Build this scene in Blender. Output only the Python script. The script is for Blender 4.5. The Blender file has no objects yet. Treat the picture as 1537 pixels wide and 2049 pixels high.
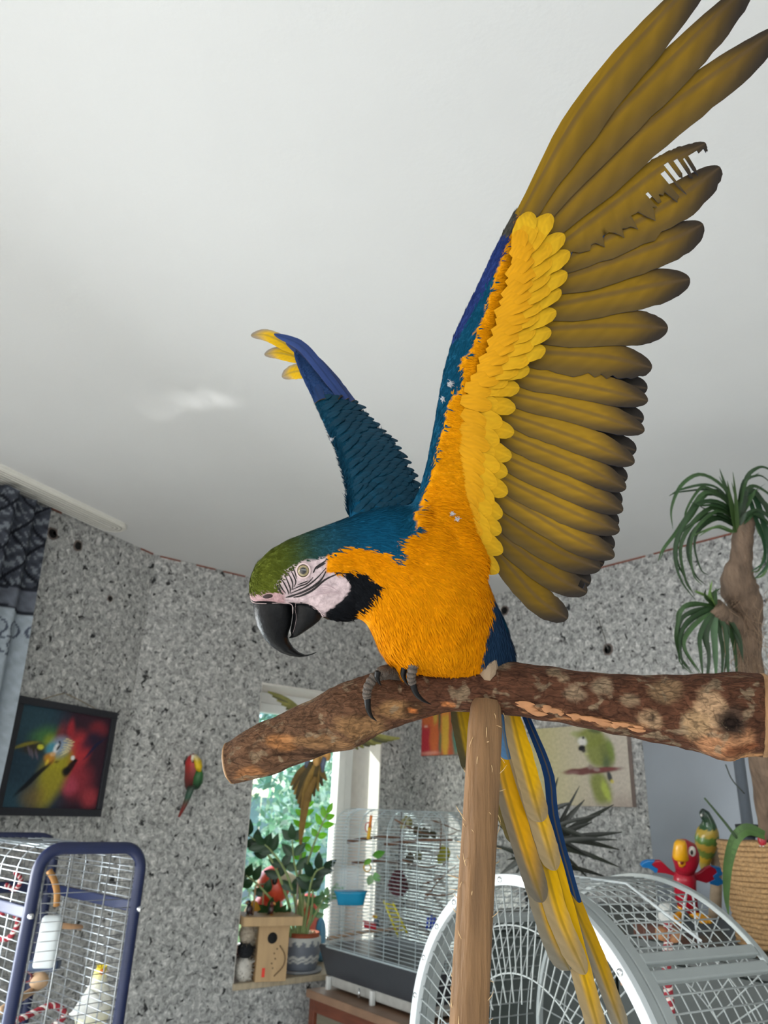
import bpy, bmesh, math, random
import numpy as np
from mathutils import Vector, Matrix
from mathutils.bvhtree import BVHTree

random.seed(7); RNG = np.random.default_rng(7)
scn = bpy.context.scene
col = scn.collection
W, H, FPX = 1537.0, 2049.0, 1480.0

# ------------------------------------------------------------------ camera
def cam_axes(pitch=22.0, roll=2.3):
    p, r = math.radians(pitch), math.radians(roll)
    f = np.array([0, math.cos(p), math.sin(p)]); u0 = np.array([0, -math.sin(p), math.cos(p)]); r0 = np.array([1.0, 0, 0])
    return f, u0*math.cos(r) - r0*math.sin(r), r0*math.cos(r) + u0*math.sin(r)
CAM = np.array([0, 0, 1.45]); FW, UP, RT = cam_axes()
cd = bpy.data.cameras.new('camera'); cam = bpy.data.objects.new('camera', cd); col.objects.link(cam)
m = Matrix.Identity(4)
for i in range(3):
    m[i][0], m[i][1], m[i][2], m[i][3] = RT[i], UP[i], -FW[i], CAM[i]
cam.matrix_world = m
cd.sensor_fit = 'HORIZONTAL'; cd.sensor_width = 24.0; cd.lens = 24.0*FPX/W
cd.clip_start = 0.02; cd.clip_end = 200
cd.dof.use_dof = True; cd.dof.focus_distance = 0.67; cd.dof.aperture_fstop = 11.0
scn.camera = cam
scn.view_settings.view_transform = 'Standard'; scn.view_settings.look = 'None'
scn.view_settings.gamma = 1.0; scn.view_settings.use_curve_mapping = False
scn.view_settings.exposure = -0.18

# ------------------------------------------------------------------ sky, sun, window daylight
world = bpy.data.worlds.new('sky'); scn.world = world; world.use_nodes = True
nt = world.node_tree; nt.nodes.clear()
wo = nt.nodes.new('ShaderNodeOutputWorld'); bg = nt.nodes.new('ShaderNodeBackground'); sk = nt.nodes.new('ShaderNodeTexSky')
sk.sky_type = 'NISHITA'; sk.sun_disc = False; sk.sun_elevation = math.radians(34); sk.sun_rotation = math.radians(-75)
bg.inputs['Strength'].default_value = 0.75
nt.links.new(sk.outputs[0], bg.inputs[0]); nt.links.new(bg.outputs[0], wo.inputs[0])
def light(name, kind, energy, loc, direction, color=(1, 1, 1), **kw):
    l = bpy.data.lights.new(name, kind); l.energy = energy; l.color = color
    for k, v in kw.items(): setattr(l, k, v)
    o = bpy.data.objects.new(name, l); col.objects.link(o); o.location = loc
    o.rotation_euler = Vector(direction).to_track_quat('-Z', 'Y').to_euler()
    return o
SUN_DIR = Vector((0.93, -0.30, -0.60))
light('sun', 'SUN', 11.0, (-6, 4, 6), SUN_DIR, (1.0, 0.95, 0.86), angle=math.radians(0.6))

# room frames: wall A (left), wall B (window), wall C (right); s runs along the wall, n points into the room
def az(a): return np.array([math.sin(math.radians(a)), math.cos(math.radians(a)), 0.0])
ZV = np.array([0, 0, 1.0])
A1 = np.array([-1.037, 3.233, 0.0]); dA = -az(26); nA = np.array([az(26)[1], -az(26)[0], 0])      # s from the A/B corner toward the camera side
dB = az(52.5); nB = np.array([dB[1], -dB[0], 0]); LB = 1.552
KC = A1 + dB*LB; dC = np.array([dB[1], -dB[0], 0]); nC = -dB
def fA(s, n, z): return A1 + dA*s + nA*n + ZV*z
def fB(s, n, z): return A1 + dB*s + nB*n + ZV*z
def fC(s, n, z): return KC + dC*s + nC*n + ZV*z
CEIL = 2.5
YB = -4.5
LA = (A1[1]-YB)/-dA[1]; LC = (KC[1]-YB)/-dC[1]
XA = fA(LA, 0, 0)[0]; XC = fC(LC, 0, 0)[0]
WIN1 = (0.612, 1.352, 0.755, 2.0)          # window opening in wall B
WIN2 = (1.08, 2.90, 0.45, 1.60)            # curtained window in wall A
FILL_WIN = (3.7, 7.8, 0.20, 1.85)           # added unseen opening farther along wall A, to light the right wall
WIN3 = (XA+0.9, XC-0.9, 0.25, 2.3)         # garden door in the wall behind
lw = (WIN3[0]+WIN3[1])/2
light('garden_door_daylight', 'AREA', 150, (lw, YB+0.05, 1.3), (0, 1, .25), (0.96, 0.985, 1.0), shape='RECTANGLE', size=WIN3[1]-WIN3[0], size_y=WIN3[3]-WIN3[2])
c2 = fA((WIN2[0]+WIN2[1])/2, -0.10, (WIN2[2]+WIN2[3])/2)
light('curtain_window_daylight', 'AREA', 125, c2, nA - ZV*.8, (0.93, 0.97, 1.0), shape='RECTANGLE', size=WIN2[1]-WIN2[0], size_y=WIN2[3]-WIN2[2])

c4 = fA((FILL_WIN[0]+FILL_WIN[1])/2, -0.10, (FILL_WIN[2]+FILL_WIN[3])/2)
light('added_fill_daylight', 'AREA', 100, c4, nA - ZV*.6, (0.97, 0.985, 1.0), shape='RECTANGLE', size=FILL_WIN[1]-FILL_WIN[0], size_y=FILL_WIN[3]-FILL_WIN[2])  # added fill lamp brightening the right wall from behind the camera

# ------------------------------------------------------------------ helpers
def P(x, y, d):
    """world point seen at photo position (x, y) at distance d along the viewing axis"""
    return CAM + (FW + RT*((x-W/2)/FPX) - UP*((y-H/2)/FPX))*d
def proj(v):
    v = np.asarray(v) - CAM; d = v @ FW
    return np.stack([W/2 + FPX*(v @ RT)/d, H/2 - FPX*(v @ UP)/d], -1)
def hit(x, y, n, q):
    r = FW + RT*((x-W/2)/FPX) - UP*((y-H/2)/FPX)
    return CAM + r*((np.asarray(q)-CAM) @ n)/(n @ r)
def L(h):
    """sRGB hex or 0-255 triple to linear"""
    if isinstance(h, str): h = [int(h[i:i+2], 16) for i in (1, 3, 5)]
    c = np.array(h, float)/255
    return np.where(c <= .04045, c/12.92, ((c+.055)/1.055)**2.4)
def nrm(v): v = np.asarray(v, float); return v/(np.linalg.norm(v)+1e-12)
def smooth(a, b, x): t = np.clip((x-a)/(b-a), 0, 1); return t*t*(3-2*t)

MATS = {}
def mat(name, base='#808080', rough=.5, metal=0.0, attr=False, nscale=30.0, namt=0.12, bump=0.0, bscale=60.0,
        spec=0.5, trans=0.0, glass=False, coat=0.0, sheen=0.0, stretch=None, emit=None, translucent=0.0, alpha=1.0):
    if name in MATS: return MATS[name]
    M = bpy.data.materials.new(name); M.use_nodes = True; t = M.node_tree; t.nodes.clear()
    N = t.nodes.new; out = N('ShaderNodeOutputMaterial'); b = N('ShaderNodeBsdfPrincipled')
    tc = N('ShaderNodeTexCoord'); mp = N('ShaderNodeMapping'); t.links.new(tc.outputs['Object'], mp.inputs[0])
    if stretch: mp.inputs['Scale'].default_value = stretch
    nz = N('ShaderNodeTexNoise'); nz.inputs['Scale'].default_value = nscale; nz.inputs['Detail'].default_value = 4
    t.links.new(mp.outputs[0], nz.inputs['Vector'])
    mr = N('ShaderNodeMapRange'); mr.inputs[1].default_value = .3; mr.inputs[2].default_value = .7
    mr.inputs[3].default_value = 1-namt; mr.inputs[4].default_value = 1+namt
    t.links.new(nz.outputs[0], mr.inputs[0])
    mx = N('ShaderNodeVectorMath'); mx.operation = 'SCALE'
    if attr:
        at = N('ShaderNodeAttribute'); at.attribute_name = 'Col'; t.links.new(at.outputs['Color'], mx.inputs[0])
    else:
        mx.inputs[0].default_value = tuple(L(base))
    t.links.new(mr.outputs[0], mx.inputs['Scale']); t.links.new(mx.outputs[0], b.inputs['Base Color'])
    b.inputs['Roughness'].default_value = rough; b.inputs['Metallic'].default_value = metal
    b.inputs['Specular IOR Level'].default_value = spec; b.inputs['Coat Weight'].default_value = coat
    b.inputs['Sheen Weight'].default_value = sheen; b.inputs['Alpha'].default_value = alpha
    if trans: b.inputs['Transmission Weight'].default_value = trans
    if bump:
        n2 = N('ShaderNodeTexNoise'); n2.inputs['Scale'].default_value = bscale; n2.inputs['Detail'].default_value = 5
        t.links.new(mp.outputs[0], n2.inputs['Vector'])
        bp = N('ShaderNodeBump'); bp.inputs['Strength'].default_value = bump; bp.inputs['Distance'].default_value = .01
        t.links.new(n2.outputs[0], bp.inputs['Height']); t.links.new(bp.outputs[0], b.inputs['Normal'])
    sh = b.outputs[0]
    if translucent:
        tr = N('ShaderNodeBsdfTranslucent'); t.links.new(mx.outputs[0], tr.inputs[0])
        ms = N('ShaderNodeMixShader'); ms.inputs[0].default_value = translucent
        t.links.new(sh, ms.inputs[1]); t.links.new(tr.outputs[0], ms.inputs[2]); sh = ms.outputs[0]
    if glass:
        tp = N('ShaderNodeBsdfTransparent'); gl = N('ShaderNodeBsdfGlossy'); gl.inputs['Roughness'].default_value = .02
        tp.inputs[0].default_value = (*L(base), 1); fr = N('ShaderNodeFresnel'); fr.inputs[0].default_value = 1.3
        ms = N('ShaderNodeMixShader'); t.links.new(fr.outputs[0], ms.inputs[0])
        t.links.new(tp.outputs[0], ms.inputs[1]); t.links.new(gl.outputs[0], ms.inputs[2]); sh = ms.outputs[0]
    t.links.new(sh, out.inputs[0]); MATS[name] = M
    return M

class MB:
    """collects shapes in world coordinates; build() links them as ONE mesh object"""
    def __init__(s): s.v = []; s.f = []; s.c = []; s.n = 0
    def add(s, v, f, c=(1, 1, 1)):
        v = np.asarray(v, float).reshape(-1, 3); c = np.asarray(c, float)
        if c.ndim == 1: c = np.tile(c, (len(v), 1))
        s.v.append(v); s.c.append(c); s.f += [tuple(int(i)+s.n for i in q) for q in f]; s.n += len(v); return s
    def box(s, o, ax, ay, az_, c=(1, 1, 1)):
        o, ax, ay, az_ = [np.asarray(k, float) for k in (o, ax, ay, az_)]
        v = [o + i*ax + j*ay + k*az_ for k in (0, 1) for j in (0, 1) for i in (0, 1)]
        f = [(0, 2, 3, 1), (4, 5, 7, 6), (0, 1, 5, 4), (2, 6, 7, 3), (0, 4, 6, 2), (1, 3, 7, 5)]
        if np.dot(np.cross(ax, ay), az_) < 0: f = [q[::-1] for q in f]
        return s.add(v, f, c)
    def tube(s, pts, rad, n=8, c=(1, 1, 1), cap=True, flat=None, up=None):
        pts = np.asarray(pts, float); k = len(pts); rad = np.broadcast_to(np.asarray(rad, float), (k,))
        t = np.gradient(pts, axis=0); t /= (np.linalg.norm(t, axis=1)[:, None]+1e-12)
        a = np.array(up, float) if up is not None else (np.array([0, 0, 1.]) if abs(t[0][2]) < .9 else np.array([1., 0, 0]))
        v = []; th = np.arange(n)*2*math.pi/n
        for i in range(k):
            a = a - t[i]*(a @ t[i]); a = nrm(a); b = np.cross(t[i], a)
            v.append(pts[i] + rad[i]*(np.cos(th)[:, None]*a*(flat or 1) + np.sin(th)[:, None]*b))
        return s.rings(v, c, cap)
    def rings(s, rings, c=(1, 1, 1), cap=True, closed=True):
        k = len(rings); n = len(rings[0]); f = []
        for i in range(k-1):
            for j in range(n if closed else n-1):
                j2 = (j+1) % n; f.append((i*n+j, i*n+j2, (i+1)*n+j2, (i+1)*n+j))
        if cap and closed: f += [tuple(range(n-1, -1, -1)), tuple(range((k-1)*n, k*n))]
        if np.ndim(c) == 2 and len(c) == k and k*n != len(c): c = np.repeat(np.asarray(c), n, 0)
        return s.add(np.concatenate(rings), f, c)
    def lathe(s, prof, o, n=24, axis=ZV, c=(1, 1, 1), cap=True):
        axis = nrm(axis); a = nrm(np.cross(axis, [1, 0, 0] if abs(axis[0]) < .9 else [0, 1, 0])); b = np.cross(axis, a)
        th = np.arange(n)*2*math.pi/n
        R = [np.asarray(o) + axis*h + r*(np.cos(th)[:, None]*a + np.sin(th)[:, None]*b) for r, h in prof]
        return s.rings(R, c, cap)
    def ball(s, o, r, n=14, k=9, axes=None, c=(1, 1, 1)):
        r = np.broadcast_to(np.asarray(r, float), (3,)); ax = np.eye(3) if axes is None else np.asarray(axes, float)
        R = []
        for i in range(k):
            p = math.pi*(i+.02)/(k-1+.04); th = np.arange(n)*2*math.pi/n
            l = np.stack([np.sin(p)*np.cos(th)*r[0], np.sin(p)*np.sin(th)*r[1], np.full(n, -math.cos(p)*r[2])], 1)
            R.append(np.asarray(o) + l @ ax)
        return s.rings(R, c)
    def grid(s, pts, c=(1, 1, 1), flip=False):
        pts = np.asarray(pts, float); a, b = pts.shape[:2]
        f = [(i*b+j, i*b+j+1, (i+1)*b+j+1, (i+1)*b+j) for i in range(a-1) for j in range(b-1)]
        if flip: f = [q[::-1] for q in f]
        c = np.asarray(c, float)
        return s.add(pts.reshape(-1, 3), f, c.reshape(-1, 3) if c.ndim == 3 else c)
    def build(s, name, material, parent=None, sm=True, bevel=0.0, kind=None):
        v = np.concatenate(s.v); c = np.concatenate(s.c)
        if parent is None:
            lo, hi = v.min(0), v.max(0); org = np.array([(lo[0]+hi[0])/2, (lo[1]+hi[1])/2, lo[2]])
        else: org = np.array(parent['_org'] if '_org' in parent else (0, 0, 0))
        me = bpy.data.meshes.new(name); me.from_pydata((v-org).tolist(), [], s.f)
        at = me.attributes.new('Col', 'FLOAT_COLOR', 'POINT')
        at.data.foreach_set('color', np.concatenate([c, np.ones((len(c), 1))], 1).astype(np.float32).ravel())
        if sm: me.polygons.foreach_set('use_smooth', [True]*len(me.polygons))
        if material: me.materials.append(material)
        o = bpy.data.objects.new(name, me); col.objects.link(o); o['_org'] = tuple(org)
        if parent is None: o.location = org
        else: o.parent = parent
        if bevel:
            bv = o.modifiers.new('bevel', 'BEVEL'); bv.width = bevel; bv.segments = 2; bv.limit_method = 'ANGLE'; bv.angle_limit = .7
        if kind: o['kind'] = kind
        return o
def thing(name, label, cat, loc, group=None):
    o = bpy.data.objects.new(name, None); col.objects.link(o); o.location = loc; o['_org'] = tuple(float(k) for k in loc)
    o.empty_display_size = .05; o['label'] = label; o['category'] = cat
    if group: o['group'] = group
    return o
def tag(o, label, cat, group=None):
    o['label'] = label; o['category'] = cat
    if group: o['group'] = group
    return o
def struct(o): o['kind'] = 'structure'; return o
def bez(pts, n):
    """Catmull-Rom through points"""
    p = np.asarray(pts, float); p = np.vstack([2*p[0]-p[1], p, 2*p[-1]-p[-2]]); out = []
    k = len(p)-3
    for u in np.linspace(0, k-1e-9, n):
        i = int(u); t = u-i; a, b, c, d = p[i:i+4]
        out.append(.5*((2*b)+(-a+c)*t+(2*a-5*b+4*c-d)*t*t+(-a+3*b-3*c+d)*t**3))
    return np.array(out)
def inpoly(xy, poly):
    x, y = xy[:, 0], xy[:, 1]; r = np.zeros(len(x), bool); p = np.asarray(poly, float); j = len(p)-1
    for i in range(len(p)):
        c = ((p[i, 1] > y) != (p[j, 1] > y)) & (x < (p[j, 0]-p[i, 0])*(y-p[i, 1])/(p[j, 1]-p[i, 1]+1e-12)+p[i, 0])
        r ^= c; j = i
    return r

# ------------------------------------------------------------------ the room
def stone_material():
    M = bpy.data.materials.new('speckled_stone_plaster'); M.use_nodes = True; t = M.node_tree; N = t.nodes.new; b = t.nodes['Principled BSDF']
    tc = N('ShaderNodeTexCoord')
    n1 = N('ShaderNodeTexNoise'); n1.inputs['Scale'].default_value = 52; n1.inputs['Detail'].default_value = 3; n1.inputs['Roughness'].default_value = .62; n1.inputs['Distortion'].default_value = .8
    r1 = N('ShaderNodeValToRGB'); e = r1.color_ramp; e.elements[0].position = .24; e.elements[0].color = (*L('#2c2d2e'), 1); e.elements[1].position = .74; e.elements[1].color = (*L('#e4e3e0'), 1)
    for p, c in ((.34, '#6a6b6b'), (.43, '#939391'), (.54, '#a9a9a7'), (.63, '#c4c3c0')):
        k = e.elements.new(p); k.color = (*L(c), 1)
    n2 = N('ShaderNodeTexNoise'); n2.inputs['Scale'].default_value = 33; n2.inputs['Detail'].default_value = 2.5; n2.inputs['Distortion'].default_value = .5
    r2 = N('ShaderNodeValToRGB'); r2.color_ramp.elements[0].position = .63; r2.color_ramp.elements[1].position = .70
    mx = N('ShaderNodeMix'); mx.data_type = 'RGBA'; mx.inputs[7].default_value = (*L('#232425'), 1)
    for n in (n1, n2): t.links.new(tc.outputs['Object'], n.inputs['Vector'])
    t.links.new(n1.outputs[0], r1.inputs[0]); t.links.new(n2.outputs[0], r2.inputs[0]); t.links.new(r2.outputs[0], mx.inputs[0]); t.links.new(r1.outputs[0], mx.inputs[6])
    t.links.new(mx.outputs[2], b.inputs['Base Color']); b.inputs['Roughness'].default_value = .75
    bp = N('ShaderNodeBump'); bp.inputs['Strength'].default_value = .5; bp.inputs['Distance'].default_value = .004
    t.links.new(n1.outputs[0], bp.inputs['Height']); t.links.new(bp.outputs[0], b.inputs['Normal'])
    return M
STONE = stone_material()
WHITE = mat('white_ceiling_paint', '#cfcfce', .8, nscale=3, namt=.015, bump=.05, bscale=90)
def wallframe(f, d, n, s0, s1, op, th=.3):
    """a wall slab with an opening"""
    b = MB(); D = lambda ds: d*ds
    def pc(a, bb, z0, z1): b.box(f(a, -th, z0), D(bb-a), n*th, ZV*(z1-z0))
    for o0, o1, z0, z1 in op:
        pc(s0, o0, -.1, CEIL); pc(o0, o1, -.1, z0); pc(o0, o1, z1, CEIL); s0 = o1
    pc(s0, s1, -.1, CEIL)
    return b
wall_left = struct(wallframe(fA, dA, nA, 0, LA+.3, [WIN2, FILL_WIN]).build('wall_left', STONE, sm=False))
wall_window = struct(wallframe(fB, dB, nB, -.12, LB+.3, [WIN1]).build('wall_window', STONE, sm=False))
wall_right = struct(wallframe(fC, dC, nC, 0, LC+.3, []).build('wall_right', STONE, sm=False))
b = MB(); PL = mat('painted_back_wall', '#d9d6cf', .8)
for x0, x1, z0, z1 in ((XA-.2, WIN3[0], 0, CEIL), (WIN3[1], XC+.2, 0, CEIL), (WIN3[0], WIN3[1], 0, WIN3[2]), (WIN3[0], WIN3[1], WIN3[3], CEIL)):
    b.box((x0, YB-.25, z0), (x1-x0, 0, 0), (0, .25, 0), (0, 0, z1-z0))
struct(b.build('wall_back', PL, sm=False))
b = MB(); b.box((XA-.5, YB-.3, -.1), (XC-XA+1, 0, 0), (0, 9.4, 0), (0, 0, .1)); struct(b.build('floor', mat('pale_floor_tiles', '#d2cdc6', .45, nscale=6, namt=.06), sm=False))
b = MB(); cr = [fA(LA+.28, -.28, 0), fA(-.05, -.28, 0), fB(-.05, -.28, 0), fB(LB+.28, -.28, 0), fC(LC+.28, -.28, 0)]
b.rings([np.array([k*[1, 1, 0] + ZV*z for k in cr]) for z in (CEIL, CEIL+.15)]); ceiling = struct(b.build('ceiling', WHITE, sm=False))
# red-brown paint line left along the top of the stone plaster
RED = mat('red_paint_edge', '#7d4a3c', .7, nscale=40, namt=.3)
for i, (f, d, n, segs) in enumerate(((fA, dA, nA, ((.02, .1), (.55, .6))), (fB, dB, nB, ((.02, .12), (.2, .3), (.34, .46))), (fC, dC, nC, ((.95, 1.22), (1.27, 1.52), (1.56, 1.9))))):
    b = MB()
    for s0, s1 in segs: b.box(f(s0, 0, CEIL-.007), d*(s1-s0), n*.003, ZV*.007)
    struct(b.build('trim_%d' % (i+1), RED, sm=False))
# holes bored in the plaster
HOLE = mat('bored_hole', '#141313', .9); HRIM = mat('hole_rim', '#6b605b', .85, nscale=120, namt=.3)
def hole(parent, p, n, r):
    b = MB(); a = nrm(np.cross(n, ZV)); th = np.linspace(0, 2*math.pi, 14, endpoint=False); jit = RNG.uniform(.88, 1.15, 14)
    ring = lambda k, h: p + n*h + (np.cos(th)[:, None]*a + np.sin(th)[:, None]*ZV)*(r*k*jit)[:, None]
    b.rings([ring(1.35, .0005), ring(1.22, .003), ring(1.0, .003), ring(.93, .001)], cap=False)
    o = b.build('hole_rim', HRIM, parent)
    b = MB(); b.rings([ring(.97, .0022), ring(.5, .0014), ring(.05, .0012)], cap=True); b.build('hole', HOLE, parent)
for (px, py, r) in ((105, 1068, .019), (156, 1093, .017)): hole(wall_left, hit(px, py, nA, A1), nA, r)
for (px, py, r) in ((220, 1198, .011),): hole(wall_left, hit(px, py, nA, A1), nA, r)
for (px, py, r) in ((1010, 1222, .02), (1217, 1300, .019)): hole(wall_right, hit(px, py, nC, KC), nC, r)

# ------------------------------------------------------------------ window in wall B
FRAME = mat('white_window_frame', '#e6e7e6', .35, namt=.02); REV = mat('white_reveal_plaster', '#d6d2cc', .7, namt=.05, bump=.1)
PANE = mat('window_glass', '#eef5f6', glass=True)
s0, s1, z0, z1 = WIN1
wd = -.27                                   # glazing depth in the niche
b = MB()
def bxB(b, a0, a1, n0, n1, q0, q1): b.box(fB(a0, n0, q0), dB*(a1-a0), nB*(n1-n0), ZV*(q1-q0))
win = MB(); bxB(win, s0, s1, wd-.03, .002, z1-.008, z1+.001); bxB(win, s1-.008, s1+.001, wd-.03, .002, z0, z1-.008); bxB(win, s0-.001, s0+.006, wd-.03, -.004, z0, z1-.008)
window_1 = struct(win.build('window_1', REV, sm=False))
fb = MB(); fw = .06
bxB(fb, s0, s1, wd-.03, wd+.03, z1-fw, z1); bxB(fb, s0, s1, wd-.03, wd+.03, z0, z0+fw); bxB(fb, s0, s0+fw, wd-.03, wd+.03, z0+fw, z1-fw); bxB(fb, s1-fw, s1, wd-.03, wd+.03, z0+fw, z1-fw)
fb.build('window_frame', FRAME, window_1, sm=False, bevel=.004)
fb = MB(); q = fw; sw = .045
for a0, a1, c0, c1 in ((s0+q, s1-q, z1-q-sw, z1-q), (s0+q, s1-q, z0+q, z0+q+sw), (s0+q, s0+q+sw, z0+q+sw, z1-q-sw), (s1-q-sw, s1-q, z0+q+sw, z1-q-sw)): bxB(fb, a0, a1, wd-.02, wd+.045, c0, c1)
fb.build('sash', FRAME, window_1, sm=False, bevel=.004)
b = MB(); bxB(b, s0+q+sw-.005, s1-q-sw+.005, wd-.004, wd+.004, z0+q+sw-.005, z1-q-sw+.005); b.build('pane', PANE, window_1, sm=False)
b = MB(); bxB(b, s0-.0, s1+.0, wd, .012, z0-.02, z0+.004); b.build('window_sill', mat('pale_wood_sill', '#b3a48c', .5, nscale=12, namt=.15, stretch=(1, 8, 1)), window_1, sm=False, bevel=.003)
# curtained window in wall A and garden door behind
s0a, s1a, z0a, z1a = WIN2
b = MB()
for a0, a1, q0, q1 in ((s0a, s1a, z0a, z0a+.07), (s0a, s1a, z1a-.07, z1a), (s0a, s0a+.07, z0a+.07, z1a-.07), (s1a-.07, s1a, z0a+.07, z1a-.07), ((s0a+s1a)/2-.04, (s0a+s1a)/2+.04, z0a+.07, z1a-.07)):
    b.box(fA(a0, -.2, q0), dA*(a1-a0), nA*.05, ZV*(q1-q0))
window_2 = struct(b.build('window_2', FRAME, sm=False, bevel=.004))
b = MB(); b.box(fA(s0a+.05, -.18, z0a+.05), dA*(s1a-s0a-.1), nA*.006, ZV*(z1a-z0a-.1)); b.build('pane', PANE, window_2, sm=False)
s0a, s1a, z0a, z1a = FILL_WIN; b = MB()
for k in range(4):
    a0 = s0a+(s1a-s0a)*k/4; a1 = s0a+(s1a-s0a)*(k+1)/4
    for u0, u1, q0, q1 in ((a0, a1, z0a, z0a+.08), (a0, a1, z1a-.08, z1a), (a0, a0+.06, z0a+.08, z1a-.08), (a1-.06, a1, z0a+.08, z1a-.08)): b.box(fA(u0, -.2, q0), dA*(u1-u0), nA*.05, ZV*(q1-q0))
struct(b.build('added_fill_window', FRAME, sm=False))  # frame for the added, unseen fill opening
b = MB(); x0, x1, q0, q1 = WIN3
for k in range(4):
    xa = x0+(x1-x0)*k/4; xb = x0+(x1-x0)*(k+1)/4
    for u0, u1, v0, v1 in ((xa, xb, q0, q0+.08), (xa, xb, q1-.08, q1), (xa, xa+.06, q0+.08, q1-.08), (xb-.06, xb, q0+.08, q1-.08)):
        b.box((u0, YB-.2, v0), (u1-u0, 0, 0), (0, .05, 0), (0, 0, v1-v0))
struct(b.build('window_3', FRAME, sm=False))

# ------------------------------------------------------------------ perch: branch on a post
def bark_material():
    M = bpy.data.materials.new('rough_brown_bark'); M.use_nodes = True; t = M.node_tree; N = t.nodes.new; b = t.nodes['Principled BSDF']
    at = N('ShaderNodeAttribute'); at.attribute_name = 'Col'
    tc = N('ShaderNodeTexCoord'); mp = N('ShaderNodeMapping'); mp.inputs['Scale'].default_value = (.35, 1, 1); t.links.new(tc.outputs['Object'], mp.inputs[0])
    n3 = N('ShaderNodeVectorMath'); n3.operation = 'ADD'; nd_ = N('ShaderNodeTexNoise'); nd_.inputs['Scale'].default_value = 60; nsc = N('ShaderNodeVectorMath'); nsc.operation = 'SCALE'; nsc.inputs['Scale'].default_value = .02
    t.links.new(tc.outputs['Object'], nd_.inputs['Vector']); t.links.new(nd_.outputs['Color'], nsc.inputs[0]); t.links.new(mp.outputs[0], n3.inputs[0]); t.links.new(nsc.outputs[0], n3.inputs[1])
    n1 = N('ShaderNodeTexNoise'); n1.inputs['Scale'].default_value = 260; n1.inputs['Detail'].default_value = 6; n1.inputs['Distortion'].default_value = 1.2
    r1 = N('ShaderNodeMapRange'); r1.inputs[1].default_value = .32; r1.inputs[2].default_value = .68; r1.inputs[3].default_value = .40; r1.inputs[4].default_value = 1.05
    n2 = N('ShaderNodeTexNoise'); n2.inputs['Scale'].default_value = 55; n2.inputs['Detail'].default_value = 4; n2.inputs['Distortion'].default_value = .6
    r2 = N('ShaderNodeValToRGB'); r2.color_ramp.elements[0].position = .58; r2.color_ramp.elements[1].position = .64; r2.color_ramp.elements[1].color = (.75, .75, .75, 1)
    mx = N('ShaderNodeMix'); mx.data_type = 'RGBA'; mx.inputs[7].default_value = (*L('#8d7a63'), 1)
    sc = N('ShaderNodeVectorMath'); sc.operation = 'SCALE'
    t.links.new(mp.outputs[0], n1.inputs['Vector']); t.links.new(tc.outputs['Object'], n2.inputs['Vector'])
    t.links.new(n1.outputs[0], r1.inputs[0]); t.links.new(n2.outputs[0], r2.inputs[0]); t.links.new(r2.outputs[0], mx.inputs[0]); t.links.new(at.outputs['Color'], mx.inputs[6])
    t.links.new(mx.outputs[2], sc.inputs[0]); t.links.new(r1.outputs[0], sc.inputs['Scale']); t.links.new(sc.outputs[0], b.inputs['Base Color'])
    vo = N('ShaderNodeTexVoronoi'); vo.feature = 'DISTANCE_TO_EDGE'; vo.inputs['Scale'].default_value = 95; t.links.new(n3.outputs[0], vo.inputs['Vector'])
    rv = N('ShaderNodeMapRange'); rv.inputs[1].default_value = .0; rv.inputs[2].default_value = .09; rv.inputs[3].default_value = .60; rv.inputs[4].default_value = 1.0; t.links.new(vo.outputs[0], rv.inputs[0])
    s3_ = N('ShaderNodeVectorMath'); s3_.operation = 'SCALE'; t.links.new(sc.outputs[0], s3_.inputs[0]); t.links.new(rv.outputs[0], s3_.inputs['Scale']); t.links.new(s3_.outputs[0], b.inputs['Base Color'])
    b.inputs['Roughness'].default_value = .85; b.inputs['Specular IOR Level'].default_value = .12
    bp = N('ShaderNodeBump'); bp.inputs['Strength'].default_value = .9; bp.inputs['Distance'].default_value = .0035
    t.links.new(n1.outputs[0], bp.inputs['Height']); t.links.new(bp.outputs[0], b.inputs['Normal'])
    return M
BARK = bark_material()
CUT = mat('fresh_cut_wood', '#8f6c48', .7, nscale=40, namt=.25, bump=.3, bscale=150)
STICK = mat('peeled_stick_wood', '#735537', .85, nscale=60, namt=.38, bump=.6, bscale=120, stretch=(1, 1, .12))
def noise3(p, f, seed=0):
    r = np.random.default_rng(seed); out = np.zeros(len(p))
    for k in range(6):
        d = r.normal(size=3); d /= np.linalg.norm(d); out += np.sin(p @ d*f*r.uniform(.6, 1.6) + r.uniform(0, 6.28))
    return out/6
DBR = .685
post_top = P(972, 1402, .672); post_low = P(940, 2049, .572)
pd = nrm(post_low-post_top); post_floor = post_top + pd*(post_top[2]/-pd[2])
stand = thing('perch_stand', 'T-shaped bird perch, thick bark branch fixed on a peeled wooden post', 'perch', (post_floor[0], post_floor[1], 0))
# branch: centre line and half height taken along its length (photo px at the branch's own distance)
bs = [(462, 1530, 40), (500, 1512, 50), (560, 1486, 54), (640, 1452, 56), (700, 1428, 60), (760, 1402, 58), (830, 1386, 52), (900, 1372, 51), (960, 1372, 51), (1050, 1382, 52), (1150, 1396, 55), (1250, 1410, 60), (1330, 1420, 66), (1400, 1428, 76), (1460, 1428, 82), (1505, 1428, 84), (1524, 1430, 84)]
bx_ = np.array([k[0] for k in bs]); NS = 150; NR = 56
ux = np.linspace(462, 1524, NS); cy = np.interp(ux, bx_, [k[1] for k in bs]); hr = np.interp(ux, bx_, [k[2] for k in bs])
ker = np.hanning(13); ker /= ker.sum()
cy = np.convolve(np.pad(cy, 6, 'edge'), ker, 'valid'); hr = np.convolve(np.pad(hr, 6, 'edge'), ker, 'valid')
bd = np.interp(ux, [462, 960, 1524], [.70, .688, .665])
ctr = np.array([P(x, y, d) for x, y, d in zip(ux, cy, bd)]); rad = hr*bd/FPX
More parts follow.
